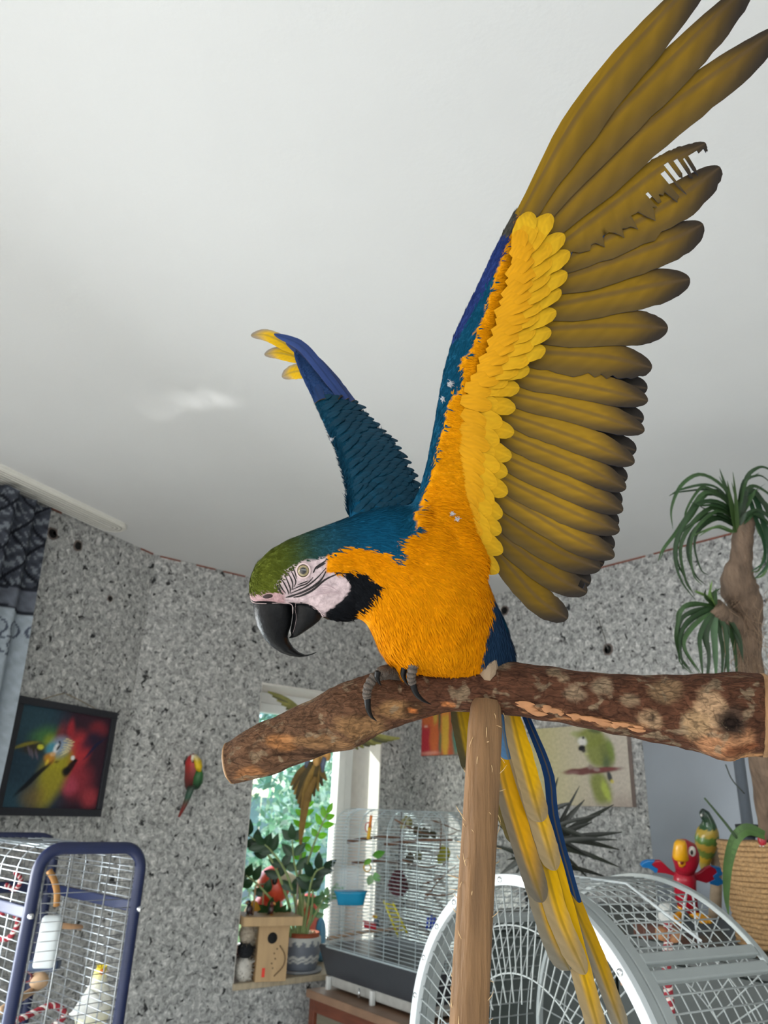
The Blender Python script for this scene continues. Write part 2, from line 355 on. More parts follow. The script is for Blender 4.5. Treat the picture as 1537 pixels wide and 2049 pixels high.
tan = np.gradient(ctr, axis=0); tan /= np.linalg.norm(tan, axis=1)[:, None]
rings = []; th = np.arange(NR)*2*math.pi/NR
for i in range(NS):
    u = nrm(UP - tan[i]*(UP @ tan[i])); w = np.cross(tan[i], u)      # w points to the camera side or away
    rings.append(ctr[i] + rad[i]*(np.cos(th)[:, None]*u + np.sin(th)[:, None]*w))
v = np.concatenate(rings); nv = v - np.repeat(ctr, NR, 0); nv /= np.linalg.norm(nv, axis=1)[:, None]
disp = noise3(v, 60, 1)*.0022 + noise3(v, 160, 2)*.0012 + np.abs(noise3(v*np.array([.45, 1, 1]), 420, 3))*-.0018
q = proj(v); face = (nv @ FW) < .25
def bump_at(px, py, r, h):
    d = np.hypot(q[:, 0]-px, q[:, 1]-py)/r; return h*np.exp(-d*d*2)*face
disp += bump_at(1462, 1448, 62, .007) - bump_at(1462, 1446, 24, .012) + bump_at(1450, 1500, 50, .006) + bump_at(700, 1478, 40, .004) + bump_at(570, 1492, 40, -.003) + bump_at(1300, 1436, 26, .003)
v2 = v + nv*disp[:, None]
ce_ = ctr[-1]; al = (v2-ce_) @ tan[-1]; lim = .35*((v2-ce_) @ FW) + .001          # slanted saw cut at the thick end
over = al > lim; v2[over] -= tan[-1]*(al-lim)[over][:, None]
base = np.tile(L('#5b3b2b'), (len(v), 1))
left = smooth(900, 600, q[:, 0])[:, None]; base = base*(1-left) + L('#6b4e3a')*left
def patch(cx, cy_, rx, ry, c, hard=.25, amt=1.0, rough_=.35):
    global base
    d = np.hypot((q[:, 0]-cx)/rx, (q[:, 1]-cy_)/ry) + noise3(v, 380, int(cx))*rough_
    k = (smooth(1+hard, 1-hard, d)*face*amt)[:, None]; base = base*(1-k) + L(c)*k
for a in ((562, 1485, 30, 17, '#b07a4e'), (575, 1500, 22, 8, '#9a6a43'), (500, 1548, 30, 14, '#a06e48'), (640, 1486, 70, 14, '#8a6747'), (800, 1420, 46, 16, '#96714c'), (720, 1452, 50, 20, '#8f6c4a'),
          (1150, 1385, 22, 16, '#8c7660'), (1205, 1372, 22, 17, '#8c7660'), (1262, 1400, 20, 12, '#8a735c'), (1330, 1385, 34, 22, '#83694f'), (1130, 1356, 12, 8, '#8a735c'), (1300, 1440, 26, 18, '#a98a6c'),
          (1420, 1420, 34, 36, '#b39272'), (1450, 1480, 60, 26, '#b98560'), (1395, 1450, 30, 26, '#a98a68'), (1000, 1330, 20, 10, '#8a735c'), (1110, 1345, 14, 8, '#857059')): patch(*a)
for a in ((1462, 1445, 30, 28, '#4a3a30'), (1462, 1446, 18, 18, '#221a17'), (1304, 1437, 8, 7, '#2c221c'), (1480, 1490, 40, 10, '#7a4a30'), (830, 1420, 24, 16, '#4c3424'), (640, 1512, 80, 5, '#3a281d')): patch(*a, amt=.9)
for a in ((1090, 1424, 40, 3.5, '#b98560'), (1160, 1440, 60, 3.5, '#a9754e'), (1240, 1452, 46, 5, '#c08c62'), (1062, 1414, 22, 3, '#c0906a'), (900, 1412, 14, 4, '#cf8450'), (826, 1423, 10, 5, '#c5763f'), (1480, 1512, 40, 8, '#cf9a6c'), (1052, 1412, 9, 5, '#e0b288')): patch(*a, hard=.2)
b = MB(); b.rings([v2[i*NR:(i+1)*NR] for i in range(NS)], base, cap=False)
b.build('branch', BARK, stand)
for nm, i, dirn in (('cut_end', 0, -1), ('cut_end', NS-1, 1)):       # sawn faces
    b = MB(); ring = v2[i*NR:(i+1)*NR]; c0 = ring.mean(0); rr = []
    for k, off in ((1.0, 0), (1.005, .004 if i else .001), (.85, .009 if i else .003), (.45, .011 if i else .004), (.04, .011 if i else .004)):
        rr.append(c0 + (ring-c0)*k + tan[i]*dirn*off)
    b.rings(rr if i else [k[::-1] for k in rr], cap=True); b.build(nm, CUT, stand)
# lifted bark flakes along the torn strip
FLK = mat('torn_bark_flake', '#a3724c', .7, nscale=70, namt=.2)
for k in range(26):
    px = RNG.uniform(1045, 1290); py = 1412 + (px-1045)*.19 + RNG.normal(0, 4)
    
    o = P(px, py, .0) - CAM*0; r0 = P(px, py, 1.0)-CAM
    i = int(np.argmin(np.hypot(q[:, 0]-px, q[:, 1]-py) + (~face)*1e4)); p0 = v2[i]
    t_ = tan[i // NR]; n_ = nv[i]; w_ = np.cross(n_, t_); l = RNG.uniform(.006, .018); hw = RNG.uniform(.0012, .003)
    b = MB(); c = np.linspace(0, 1, 5)
    pts = [[p0 + t_*(l*(s-.5)) + n_*(.0005 + .0012*math.sin(s*3.14)) + w_*(hw*e*(math.sin(s*3.1)+.1)) for e in (-1, 0, 1)] for s in c]
    b.grid(pts); b.grid(np.array(pts)-n_*.0008, flip=True); b.build('bark_flake', FLK, stand)
# post, with frayed fibres, and the peg end that comes through the branch
b = MB(); n = 60; tt = np.linspace(0, 1, n); pts = post_top + (post_floor-post_top)*tt[:, None]; r0 = .0150
R = []
for i in range(n):
    u = nrm(np.cross(pd, FW)); w = np.cross(pd, u); tn = np.arange(28)*2*math.pi/28
    rr = r0*(1 + .03*np.sin(3*tn+i*.5) + .03*np.sin(5*tn - i*.23) + RNG.normal(0, .012, 28)) + .0035*smooth(.1, 1, tt[i])
    if i == 0: rr = rr*.86
    R.append(pts[i] + rr[:, None]*(np.cos(tn)[:, None]*u + np.sin(tn)[:, None]*w))
b.rings(R); b.build('post', STICK, stand)
b = MB()
for k in range(170):
    t0 = RNG.uniform(0, .33); a = RNG.uniform(0, 6.28); u = nrm(np.cross(pd, FW)); w = np.cross(pd, u); rd = math.cos(a)*u + math.sin(a)*w
    p0 = post_top + (post_floor-post_top)*t0 + rd*.0148; dr = nrm(pd*RNG.uniform(-1, 1) + rd*RNG.uniform(.1, .8)); l = RNG.uniform(.003, .011)
    b.tube([p0, p0+dr*l*.5+rd*.0006, p0+dr*l], [.00035, .0003, .0001], n=4)
b.build('wood_fibre', mat('pale_wood_fibre', '#d3b487', .8), stand, kind='stuff')
pp = P(976, 1332, .676); b = MB(); ax = nrm(P(977, 1306, .676)-pp); u = nrm(np.cross(ax, FW)); w = np.cross(ax, u); R = []
for h, r in ((-.012, .0098), (0.002, .0096), (.007, .008), (.0105, .0055), (.0115, .003)):
    tn = np.arange(11)*2*math.pi/11; R.append(pp + ax*h + (r*(1+RNG.normal(0, .06, 11)))[:, None]*(np.cos(tn)[:, None]*u + np.sin(tn)[:, None]*w))
b.rings(R); b.build('peg_end', mat('pale_peg_wood', '#8a7660', .8, bump=.4), stand, sm=False)
b = MB(); b.lathe([(.17, 0), (.17, .02), (.16, .028), (.02, .03)], (post_floor[0], post_floor[1], 0), 32); b.build('base_plate', STICK, stand)

# ------------------------------------------------------------------ the macaw
macaw = thing('macaw', 'blue and yellow macaw perched on the branch with both wings raised', 'bird', tuple(P(850, 1335, .68)))
DH, DBY = .640, .668                       # distance of the head and of the trunk
def section(a, b_, th, d, n=28):
    """elliptical slice whose outline runs through two photo points, half thickness th (m) along the view"""
    pa, pb = P(*a, d), P(*b_, d); c = (pa+pb)/2; u = (pa-pb)/2; w = nrm(FW)*th; t = np.arange(n)*2*math.pi/n
    return c + np.cos(t)[:, None]*u + np.sin(t)[:, None]*w
def loft_px(secs, name=None):
    mb = MB(); mb.rings([section(a, b_, th, d) for a, b_, th, d in secs]); return mb
trunk = [((500, 1188), (503, 1200), .006, .640), ((500, 1160), (514, 1206), .013, .640), ((512, 1128), (540, 1210), .019, .640), ((540, 1100), (580, 1213), .0235, .641), ((575, 1080), (618, 1218), .025, .643), ((618, 1063), (655, 1240), .026, .645),
         ((665, 1046), (690, 1243), .028, .649), ((710, 1031), (715, 1236), .031, .653), ((755, 1018), (732, 1246), .036, .657), ((800, 1010), (745, 1268), .041, .661), ((850, 1010), (755, 1292), .046, .664),
         ((900, 1040), (770, 1318), .049, .667), ((945, 1095), (800, 1338), .049, .670), ((972, 1155), (840, 1346), .046, .674), ((992, 1205), (890, 1352), .040, .684), ((1012, 1250), (930, 1362), .032, .698), ((1028, 1300), (955, 1380), .025, .712), ((1034, 1345), (962, 1400), .019, .722), ((1030, 1390), (985, 1415), .010, .727)]
warm = [((825, 1030), (975, 1165), .024, .662), ((822, 1012), (978, 1120), .020, .664), ((840, 975), (955, 1065), .015, .667), ((853, 925), (948, 1000), .0115, .671), ((864, 870), (950, 935), .010, .675), ((876, 800), (952, 860), .010, .679), ((888, 735), (960, 800), .0095, .683), ((905, 675), (978, 735), .009, .687),
        ((930, 620), (998, 675), .0085, .691), ((955, 570), (1015, 612), .008, .695), ((980, 515), (1030, 552), .007, .699), ((1005, 465), (1044, 492), .0055, .703), ((1030, 415), (1056, 436), .003, .706)]
farm = [((700, 1075), (850, 1060), .016, .690), ((697, 1035), (845, 1015), .015, .700), ((690, 970), (826, 955), .013, .735), ((672, 905), (792, 893), .012, .785), ((648, 852), (752, 850), .0105, .83), ((628, 808), (712, 808), .009, .87), ((612, 765), (676, 765), .007, .91), ((598, 730), (640, 728), .004, .945), ((586, 702), (604, 698), .002, .97)]
thigh_a = [((775, 1270), (860, 1280), .024, .662), ((783, 1310), (850, 1318), .020, .662), ((790, 1335), (835, 1338), .013, .664), ((796, 1350), (818, 1350), .007, .668)]
thigh_b = [((815, 1250), (940, 1260), .024, .655), ((830, 1300), (928, 1308), .020, .652), ((845, 1325), (912, 1330), .013, .654), ((856, 1340), (890, 1343), .007, .657)]
raw = MB()
for s_ in (trunk, warm, farm, thigh_a, thigh_b):
    k = loft_px(s_); raw.add(k.v[0], k.f)
tmp = raw.build('raw', None); tmp.location = (0, 0, 0)
vv = np.concatenate(raw.v); tmp.data.vertices.foreach_set('co', vv.astype(np.float32).ravel())
bm = bmesh.new(); bm.from_mesh(tmp.data); bmesh.ops.recalc_face_normals(bm, faces=bm.faces); bm.to_mesh(tmp.data); bm.free()
rm = tmp.modifiers.new('r', 'REMESH'); rm.mode = 'VOXEL'; rm.voxel_size = .0026
sm_ = tmp.modifiers.new('s', 'SMOOTH'); sm_.iterations = 5; sm_.factor = .5
dg = bpy.context.evaluated_depsgraph_get(); dg.update(); me = bpy.data.meshes.new_from_object(tmp.evaluated_get(dg))
BV = np.empty(len(me.vertices)*3, np.float32); me.vertices.foreach_get('co', BV); BV = BV.reshape(-1, 3).astype(float)
BN = np.empty(len(me.vertices)*3, np.float32); me.vertices.foreach_get('normal', BN); BN = BN.reshape(-1, 3).astype(float)
BF = [tuple(p.vertices) for p in me.polygons]
bpy.data.objects.remove(tmp); bpy.data.meshes.remove(me)
BVH = BVHTree.FromPolygons(BV.tolist(), BF)

c5 = lambda l: [(490+x/5.123, 1080+y/5.123) for x, y in l]
FACE = c5([(318, 470), (400, 335), (490, 268), (620, 205), (790, 188), (838, 195), (838, 330), (1000, 352), (1058, 418), (1080, 480), (1045, 575), (960, 655), (835, 745), (795, 812), (778, 760), (640, 655), (530, 640), (300, 662), (30, 660), (20, 590), (130, 552), (200, 525), (340, 545)])
BIB = c5([(830, 330), (890, 352), (1000, 325), (1100, 300), (1240, 350), (1345, 430), (1355, 500), (1310, 610), (1210, 700), (1090, 800), (960, 900), (820, 900), (780, 810), (850, 740), (960, 655), (1040, 575), (1078, 480), (1050, 420), (960, 360), (830, 380)])
CAP = [(480, 1240), (470, 1000), (600, 960), (820, 960), (845, 1016), (827, 1027), (835, 1052), (833, 1062), (807, 1070), (792, 1093), (803, 1109), (800, 1124), (786, 1126), (779, 1117), (763, 1105), (744, 1105), (724, 1094), (687, 1097), (670, 1101), (656, 1113), (644, 1117), (611, 1121), (586, 1133), (568, 1146), (554, 1168), (550, 1185), (529, 1184), (502, 1193), (490, 1200)]
LEAD = [(800, 1060), (827, 1062), (835, 1049), (827, 1027), (841, 1016), (852, 975), (865, 940), (871, 899), (885, 858), (890, 822), (904, 795), (917, 784), (923, 751), (917, 737), (928, 715), (947, 691), (949, 665), (971, 626), (976, 591), (993, 542), (1006, 507), (1022, 470), (1040, 420), (1030, 380), (950, 500), (840, 700), (780, 1000)]
RUMP = [(982, 1190), (983, 1225), (979, 1248), (971, 1292), (960, 1345), (940, 1500), (1080, 1500), (1060, 1190)]
ORANGE, YEL, BLUE, GREEN, DGREEN = L('#db8702'), L('#cf9a0a'), L('#0f4c6b'), L('#545c1e'), L('#2c4022')
def plumage_color(p):
    q = proj(p); d = (p-CAM) @ FW; n = len(p); jit = noise3(p, 500, 9)*5
    qq = q + np.stack([jit, noise3(p, 450, 10)*5], 1)
    c = np.tile(ORANGE, (n, 1)); k = smooth(-.6, .8, noise3(p, 70, 4))[:, None]; c = c*(1-.35*k) + L('#dd9c10')*.35*k
    wingy = smooth(1000, 940, q[:, 1])[:, None]; c = c*(1-.3*wingy) + L('#d8980c')*.3*wingy
    far = (q[:, 0] < 850) & (q[:, 1] < 1075) & (d > .695) & ~((q[:, 1] > 1000) & (d < .70))
    cap = inpoly(qq, CAP); g = smooth(735, 560, q[:, 0] + (q[:, 1]-1100)*-.2)[:, None]; g2 = smooth(640, 520, q[:, 0])[:, None]
    capc = BLUE*(1-g) + (DGREEN*(1-g2) + GREEN*g2)*g
    c[cap] = capc[cap]
    ld = inpoly(qq, LEAD); c[ld] = L('#104a66'); v_ = ld & (q[:, 1] < 690) & (q[:, 0] < 938+(640-q[:, 1])*.55); c[v_] = L('#293a72')
    top = ld & (q[:, 1] < 480); c[top] = L('#4b4a44')
    rp = inpoly(qq, RUMP); c[rp] = L('#263f5c')
    bib = inpoly(qq, BIB); c[bib] = L('#15171b'); br = bib & (q[:, 1] > 1225) & (q[:, 0] < 690); c[br] = L('#4a3c28')
    fc = inpoly(q, FACE) | ((q[:, 0] < 562) & (q[:, 1] > 1187)); jw = (q[:, 0] < 702) & (q[:, 1] > 1200) & ~fc; c[jw] = L('#15171b'); jb = jw & (q[:, 1] > 1228) & (q[:, 0] < 680); c[jb] = L('#4a3c28')
    hd = (q[:, 0] < 650) & (q[:, 1] < 1190) & ~cap & ~fc & ~bib & (d < .69); c[hd] = capc[hd]; j2 = (q[:, 0] >= 650) & (q[:, 0] < 706) & (q[:, 1] > 1150) & ~fc & (d < .69); c[j2] = L('#15171b')
    c[fc] = L('#c3b0b4'); ce = fc & (q[:, 0] < 570) & (q[:, 1] > 1180); c[ce] = L('#b08f92')
    c[far] = L('#0f3d54'); fp = far & (q[:, 1] < 800); c[fp] = L('#26406c')
    back = (d > .66+.02) & (q[:, 1] > 1000) & ~far & (q[:, 0] > 700) & (q[:, 0] < 1100) & (q[:, 1] < 1250); c[back] = BLUE
    c[~fc] *= .92; c[fc] *= .88
    return c, fc
bc, _ = plumage_color(BV)
mb = MB(); mb.add(BV, BF, bc)
SKIN = mat('plumage', attr=True, rough=.7, nscale=220, namt=.22, bump=.35, bscale=260, spec=.06)
body = mb.build('body', SKIN, macaw)
# downy feather strands over the body
tri = np.array([t for f in BF for t in ((f[0], f[1], f[2]), (f[0], f[2], f[-1]))])
ar = np.linalg.norm(np.cross(BV[tri[:, 1]]-BV[tri[:, 0]], BV[tri[:, 2]]-BV[tri[:, 0]]), axis=1)
NSTR = 80000
ti = RNG.choice(len(tri), NSTR, p=ar/ar.sum()); w_ = RNG.dirichlet((1, 1, 1), NSTR)
sp = (BV[tri[ti]]*w_[:, :, None]).sum(1); sn = (BN[tri[ti]]*w_[:, :, None]).sum(1); sn /= np.linalg.norm(sn, axis=1)[:, None]
scl, isface = plumage_color(sp)
sq = proj(sp); dd = (sp-CAM) @ FW
keep = ~isface & ((sn @ FW) < .55); sp, sn, scl, sq, dd = sp[keep], sn[keep], scl[keep], sq[keep], dd[keep]; n = len(sp)
fx = np.ones(n); fy = np.full(n, .25)
low = smooth(1080, 1260, sq[:, 1])*smooth(660, 760, sq[:, 0]); fx = fx*(1-low) + .35*low; fy = fy*(1-low) + 1.0*low
wing = (sq[:, 1] < 1010) & (sq[:, 0] > 815); fx[wing] = 1.0; fy[wing] = .35 - .5*smooth(800, 500, sq[wing, 1])
lead = inpoly(sq, LEAD); fx[lead] = -.45; fy[lead] = 1.0
lead2 = lead & (sq[:, 1] < 1000); fx[lead2] = .5; fy[lead2] = -1
farw = (sq[:, 0] < 850) & (sq[:, 1] < 1040) & (dd > .695); fx[farw] = -.35; fy[farw] = -1
jaw = inpoly(sq, BIB); fx[jaw] = .8; fy[jaw] = .7
fx += RNG.normal(0, .22, n); fy += RNG.normal(0, .22, n)
flow = fx[:, None]*RT - fy[:, None]*UP; flow -= sn*np.sum(flow*sn, 1)[:, None]; flow /= np.linalg.norm(flow, axis=1)[:, None]+1e-9
side = np.cross(sn, flow); ln = RNG.uniform(.006, .011, n); ln[sq[:, 0] < 660] *= .62; ln[low > .8] *= 1.25
ln[sq[:, 1] < 1000] *= .75
wd_ = RNG.uniform(.0004, .0008, n); lift = RNG.uniform(.04, .16, n)
p0 = sp - sn*.0004; p1 = p0 + flow*(ln*.55)[:, None] + sn*(ln*lift*.8)[:, None]; p2 = p0 + flow*ln[:, None] + sn*(ln*lift)[:, None]
V = np.stack([p0 - side*wd_[:, None], p0 + side*wd_[:, None], p1 + side*wd_[:, None]*.9, p1 - side*wd_[:, None]*.9, p2], 1).reshape(-1, 3)
CC = np.repeat(scl*RNG.uniform(.80, 1.08, (n, 1)), 5, 0)
F = [f for i in range(n) for f in ((5*i, 5*i+1, 5*i+2, 5*i+3), (5*i+3, 5*i+2, 5*i+4))]
mb = MB(); mb.v.append(V); mb.c.append(CC); mb.f = F; mb.n = len(V)
DOWN = mat('down_strands', attr=True, rough=.85, nscale=60, namt=.08, spec=.04, translucent=.2)
mb.build('down_feathers', DOWN, macaw, kind='stuff')

# --- feathers
FEA = mat('feather_vane', attr=True, rough=.6, nscale=25, namt=.06, spec=.1, translucent=.16)
VS = np.array([-1, -.75, -.45, -.2, -.05, .05, .2, .45, .75, 1.0])
def feather(name, pts, wu, wl, nface, front, back, roll=0.0, tipc=None, edge=None, edge_amt=.8, parent=None, cuts=(), tip=.22, base=.3, camber=.06, shaft='#5a4a38', nu=26, ragged=.02, edge_w=.45, edge_b=1.0):
    """blade along pts (world); wu / wl half widths of its upper and lower vane (m); nface = normal of the front side"""
    u = 1-(1-np.linspace(0, 1, nu))**1.7; fine = bez(pts, 200); cl_ = np.concatenate([[0], np.cumsum(np.linalg.norm(np.diff(fine, axis=0), axis=1))]); cl_ /= cl_[-1]; c = np.stack([np.interp(u, cl_, fine[:, k_]) for k_ in range(3)], 1)
    t = np.gradient(c, axis=0); t /= np.linalg.norm(t, axis=1)[:, None]
    prof = (base + (1-base)*smooth(0, .35, u))*np.where(u > 1-tip, np.sqrt(np.clip(1-((u-(1-tip))/tip)**2.2, 0, 1)), 1); prof[-1] = .02
    streak = RNG.uniform(0, 6)
    G = np.zeros((nu, len(VS), 3)); Cf = np.zeros((nu, len(VS), 3)); Cb = np.zeros((nu, len(VS), 3)); nrmv = np.zeros((nu, 3))
    for i in range(nu):
        s_ = nrm(np.cross(t[i], nface)); n_ = nrm(np.cross(s_, t[i]))
        s2 = s_*math.cos(roll) + n_*math.sin(roll); n2 = n_*math.cos(roll) - s_*math.sin(roll); nrmv[i] = n2
        for j, v_ in enumerate(VS):
            wv = (wu if v_ < 0 else wl)*prof[i]*(1+RNG.normal(0, ragged if v_ > 0 else min(ragged, .04))*(abs(v_) == 1))
            G[i, j] = c[i] + s2*v_*wv - n2*camber*wv*v_*v_
            f_ = np.array(front); 
            if edge is not None and v_ > 0:
                k = smooth(1-edge_w, edge_b, abs(v_))*edge_amt; f_ = f_*(1-k) + edge*k
            if tipc is not None:
                k = smooth(.62, .97, u[i] + .14*(abs(v_)-.5))*.95; f_ = f_*(1-k) + tipc*k
            f_ = f_*(1+.07*math.sin(u[i]*47+abs(v_)*9+streak)+.04*math.sin(u[i]*113-abs(v_)*14))
            if abs(v_) < .1: f_ = f_*.45 + L(shaft)*.55
            Cf[i, j] = f_*.90; Cb[i, j] = np.array(back)*.8
    nq = len(VS); faces = [(i*nq+j, i*nq+j+1, (i+1)*nq+j+1, (i+1)*nq+j) for i in range(nu-1) for j in range(nq-1)
                           if not any(a <= u[i] < b_ and (v0 <= (VS[j]+VS[j+1])/2 <= v1) for a, b_, v0, v1 in cuts)]
    mb = MB(); mb.add(G.reshape(-1, 3), [f[::-1] for f in faces], Cf.reshape(-1, 3))
    mb.add((G - nrmv[:, None, :]*.0005).reshape(-1, 3), faces, Cb.reshape(-1, 3))
    return mb.build(name, FEA, parent)
NF = -FW
def fpx(pts, d0, d1): return [P(x, y, d0+(d1-d0)*k/(len(pts)-1)) for k, (x, y) in enumerate(pts)]
def wdp(x, y):                              # distance of the raised wing's surface
    t = ((x-830)*.55 + (1010-y)*.84)/1150; return .667 + .055*max(0, t)
px2m = .69/FPX
OLV, OLV2, GRY, BLK = L('#8a6b18'), L('#7d601d'), L('#54472f'), L('#2e2a29')
FBLUE = L('#203f6e')
flight = [
 ([(1040, 432), (1140, 252), (1238, 122), (1425, -80)], 19, 46, {}),
 ([(1052, 450), (1180, 280), (1345, 115), (1505, -40)], 22, 46, {}),
 ([(1068, 478), (1235, 300), (1360, 196), (1470, 118), (1562, 52)], 26, 48, {}),
 ([(1090, 512), (1230, 405), (1330, 330), (1412, 286)], 24, 44, dict(cuts=((.70, .735, .3, 1), (.755, .775, -.1, 1), (.80, .83, .12, 1), (.85, .862, .2, 1), (.88, .935, .3, 1), (.58, .60, .6, 1), (.94, .97, .6, 1)), ragged=.22, nu=70)),
 ([(1085, 540), (1240, 462), (1360, 392), (1441, 334)], 30, 36, dict(ragged=.05)),
 ([(1070, 575), (1230, 520), (1350, 476), (1407, 448)], 33, 36, {}),
 ([(1052, 622), (1200, 592), (1310, 570), (1381, 558)], 34, 34, {}),
 ([(1040, 662), (1180, 652), (1270, 652), (1337, 656)], 33, 33, {}),
 ([(1000, 700), (1150, 708), (1230, 716), (1305, 736)], 30, 32, dict(ragged=.08)),
 ([(972, 738), (1120, 762), (1210, 780), (1297, 802)], 28, 28, {}),
 ([(955, 772), (1100, 805), (1200, 832), (1290, 862)], 27, 28, {}),
 ([(972, 815), (1080, 850), (1180, 886), (1270, 926)], 27, 28, {}),
 ([(966, 850), (1070, 892), (1170, 934), (1253, 978)], 26, 28, {}),
 ([(958, 890), (1060, 936), (1160, 980), (1247, 1022)], 26, 28, {}),
 ([(954, 928), (1050, 978), (1150, 1026), (1240, 1063)], 26, 28, {}),
 ([(956, 962), (1050, 1016), (1140, 1070), (1230, 1114)], 26, 28, {}),
 ([(960, 1000), (1040, 1056), (1120, 1104), (1202, 1138)], 26, 29, {}),
 ([(968, 1040), (1040, 1100), (1110, 1152), (1175, 1186)], 26, 28, dict(cuts=((.9, .94, -1, -.2),))),
 ([(980, 1085), (1030, 1145), (1080, 1200), (1136, 1238)], 26, 27, {})]
for k, (pts, a, b_, kw) in enumerate(flight):
    W3 = [P(x, y, wdp(x, y)+.006+.0006*k) for x, y in pts]
    fr = OLV*(1-.25*(k % 3)/2) + OLV2*.25*(k % 3)/2
    if k > 15: fr = fr*.72
    if 8 < k < 16: fr = L('#9a771c')  # brighter base colour paints in light shining through these feathers
    feather('flight_feather', W3, a*1.08*px2m, b_*(1.3 if k < 9 else 1.08)*px2m, NF, fr, FBLUE, roll=.12, tipc=BLK, edge=GRY, edge_amt=.85, edge_w=.85, camber=.015, parent=macaw, tip=.32 if k > 3 else .45, base=.55, **kw)
# inner vanes of the flight feathers seen dark between the tips
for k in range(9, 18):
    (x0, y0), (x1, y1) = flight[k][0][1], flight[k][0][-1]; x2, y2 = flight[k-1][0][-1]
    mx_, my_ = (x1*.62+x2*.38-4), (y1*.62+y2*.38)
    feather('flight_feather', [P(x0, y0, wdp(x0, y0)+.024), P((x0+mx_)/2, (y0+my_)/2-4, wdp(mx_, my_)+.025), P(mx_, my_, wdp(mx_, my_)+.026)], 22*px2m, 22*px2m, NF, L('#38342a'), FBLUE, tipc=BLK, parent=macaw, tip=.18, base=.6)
COV, COVD = L('#d8aa20'), L('#cf9c16')
ctips = [(1063, 424), (1103, 428), (1129, 468), (1140, 503), (1135, 545), (1123, 580), (1113, 622), (1103, 661), (1092, 698), (1060, 738)]
croot = [(1034, 492), (1040, 510), (1036, 540), (1030, 572), (1022, 602), (1012, 634), (1003, 664), (993, 696), (982, 722), (962, 748)]
ltips = [(1040, 776), (1032, 817), (1029, 866), (1024, 915), (1016, 948), (1016, 988), (1005, 1034), (1003, 1066), (1006, 1106), (998, 1146), (974, 1158)]
lroot = [(945, 758), (938, 782), (938, 826), (936, 866), (934, 898), (936, 930), (938, 975), (930, 1005), (924, 1035), (918, 1062), (896, 1078)]
for j, (tp, rt_) in enumerate(zip(ctips + ltips, croot + lroot)):
    hw = 19 if j < 10 else 18
    mid = ((tp[0]+rt_[0])/2, (tp[1]+rt_[1])/2 + (-3 if j < 10 else 5))
    W3 = [P(*rt_, wdp(*rt_)-.004), P(*mid, wdp(*mid)-.004), P(*tp, wdp(*tp)-.0005)]
    feather('covert_feather', W3, hw*px2m, (hw+3)*px2m, NF, COV if j < 10 else COVD*.97, COVD*.5, roll=.16, tipc=COV*.75, parent=macaw, tip=.4, base=.6, shaft='#d9a81c', nu=14, camber=.05, ragged=.03)
for j in range(26):
    k = (j+.5)/26*20; i = int(min(k, 19)); arr = croot + lroot; arrt = ctips + ltips; r_ = np.array(arr[i])*(1-(k-i)) + np.array(arr[i+1])*(k-i); tt_ = np.array(arrt[i])*(1-(k-i)) + np.array(arrt[i+1])*(k-i)
    dr = tt_-r_; t2 = r_ + dr*.70 + RNG.normal(0, 4, 2)
    feather('covert_feather', [P(*r_, wdp(*r_)-.006), P(*((r_+t2)/2), wdp(*r_)-.0065), P(*t2, wdp(*t2)-.003)], 17*px2m, 19*px2m, NF, COV*.8+ORANGE*.2, COVD*.5, roll=.13, parent=macaw, tip=.4, base=.6, shaft='#d9a81c', nu=11, camber=.05, ragged=.04)
# shorter coverts nearer the arm
for j in range(30):
    t = j/29; arr = croot + lroot[1:]; k = t*(len(arr)-1); i = int(min(k, len(arr)-2)); r_ = np.array(arr[i])*(1-(k-i)) + np.array(arr[i+1])*(k-i)
    arrt = ctips + ltips[1:]; tt_ = np.array(arrt[i])*(1-(k-i)) + np.array(arrt[i+1])*(k-i)
    dr = (tt_-r_); r2 = r_ - dr*.18 + RNG.normal(0, 3, 2); t2 = r_ + dr*.42 + RNG.normal(0, 4, 2)
    W3 = [P(*r2, wdp(*r2)-.008), P(*(r2+t2)/2, wdp(*r2)-.0095), P(*t2, wdp(*t2)-.006)]
    feather('covert_feather', W3, 15*px2m, 16*px2m, NF, COV*.55+ORANGE*.45, COVD*.5, roll=.1, parent=macaw, tip=.45, base=.6, shaft='#e0a010', nu=9, camber=.06, ragged=.05)
# white down tufts caught on the wing edge
TUF = mat('white_down', '#e6e6ea', .8, translucent=.3)
for (px, py, r) in ((900, 770, 9), (886, 799, 5), (664, 880, 6), (656, 866, 5), (915, 1038, 6), (905, 1028, 5)):
    b = MB(); h0 = BVH.ray_cast(Vector(CAM), Vector(nrm(P(px, py, 1)-CAM)))[0]
    if h0 is None: continue
    p0 = np.array(h0) - FW*.002
    for k in range(70):
        a = RNG.normal(size=3); a = nrm(a - FW*.4 - UP*.3); l = r*px2m*RNG.uniform(.3, 1.0); b.tube([p0, p0+a*l*.5+RNG.normal(0, .0006, 3), p0+a*l+RNG.normal(0, .001, 3)], [.00022, .0002, .00008], n=3)
    b.build('down_tuft', TUF, macaw)
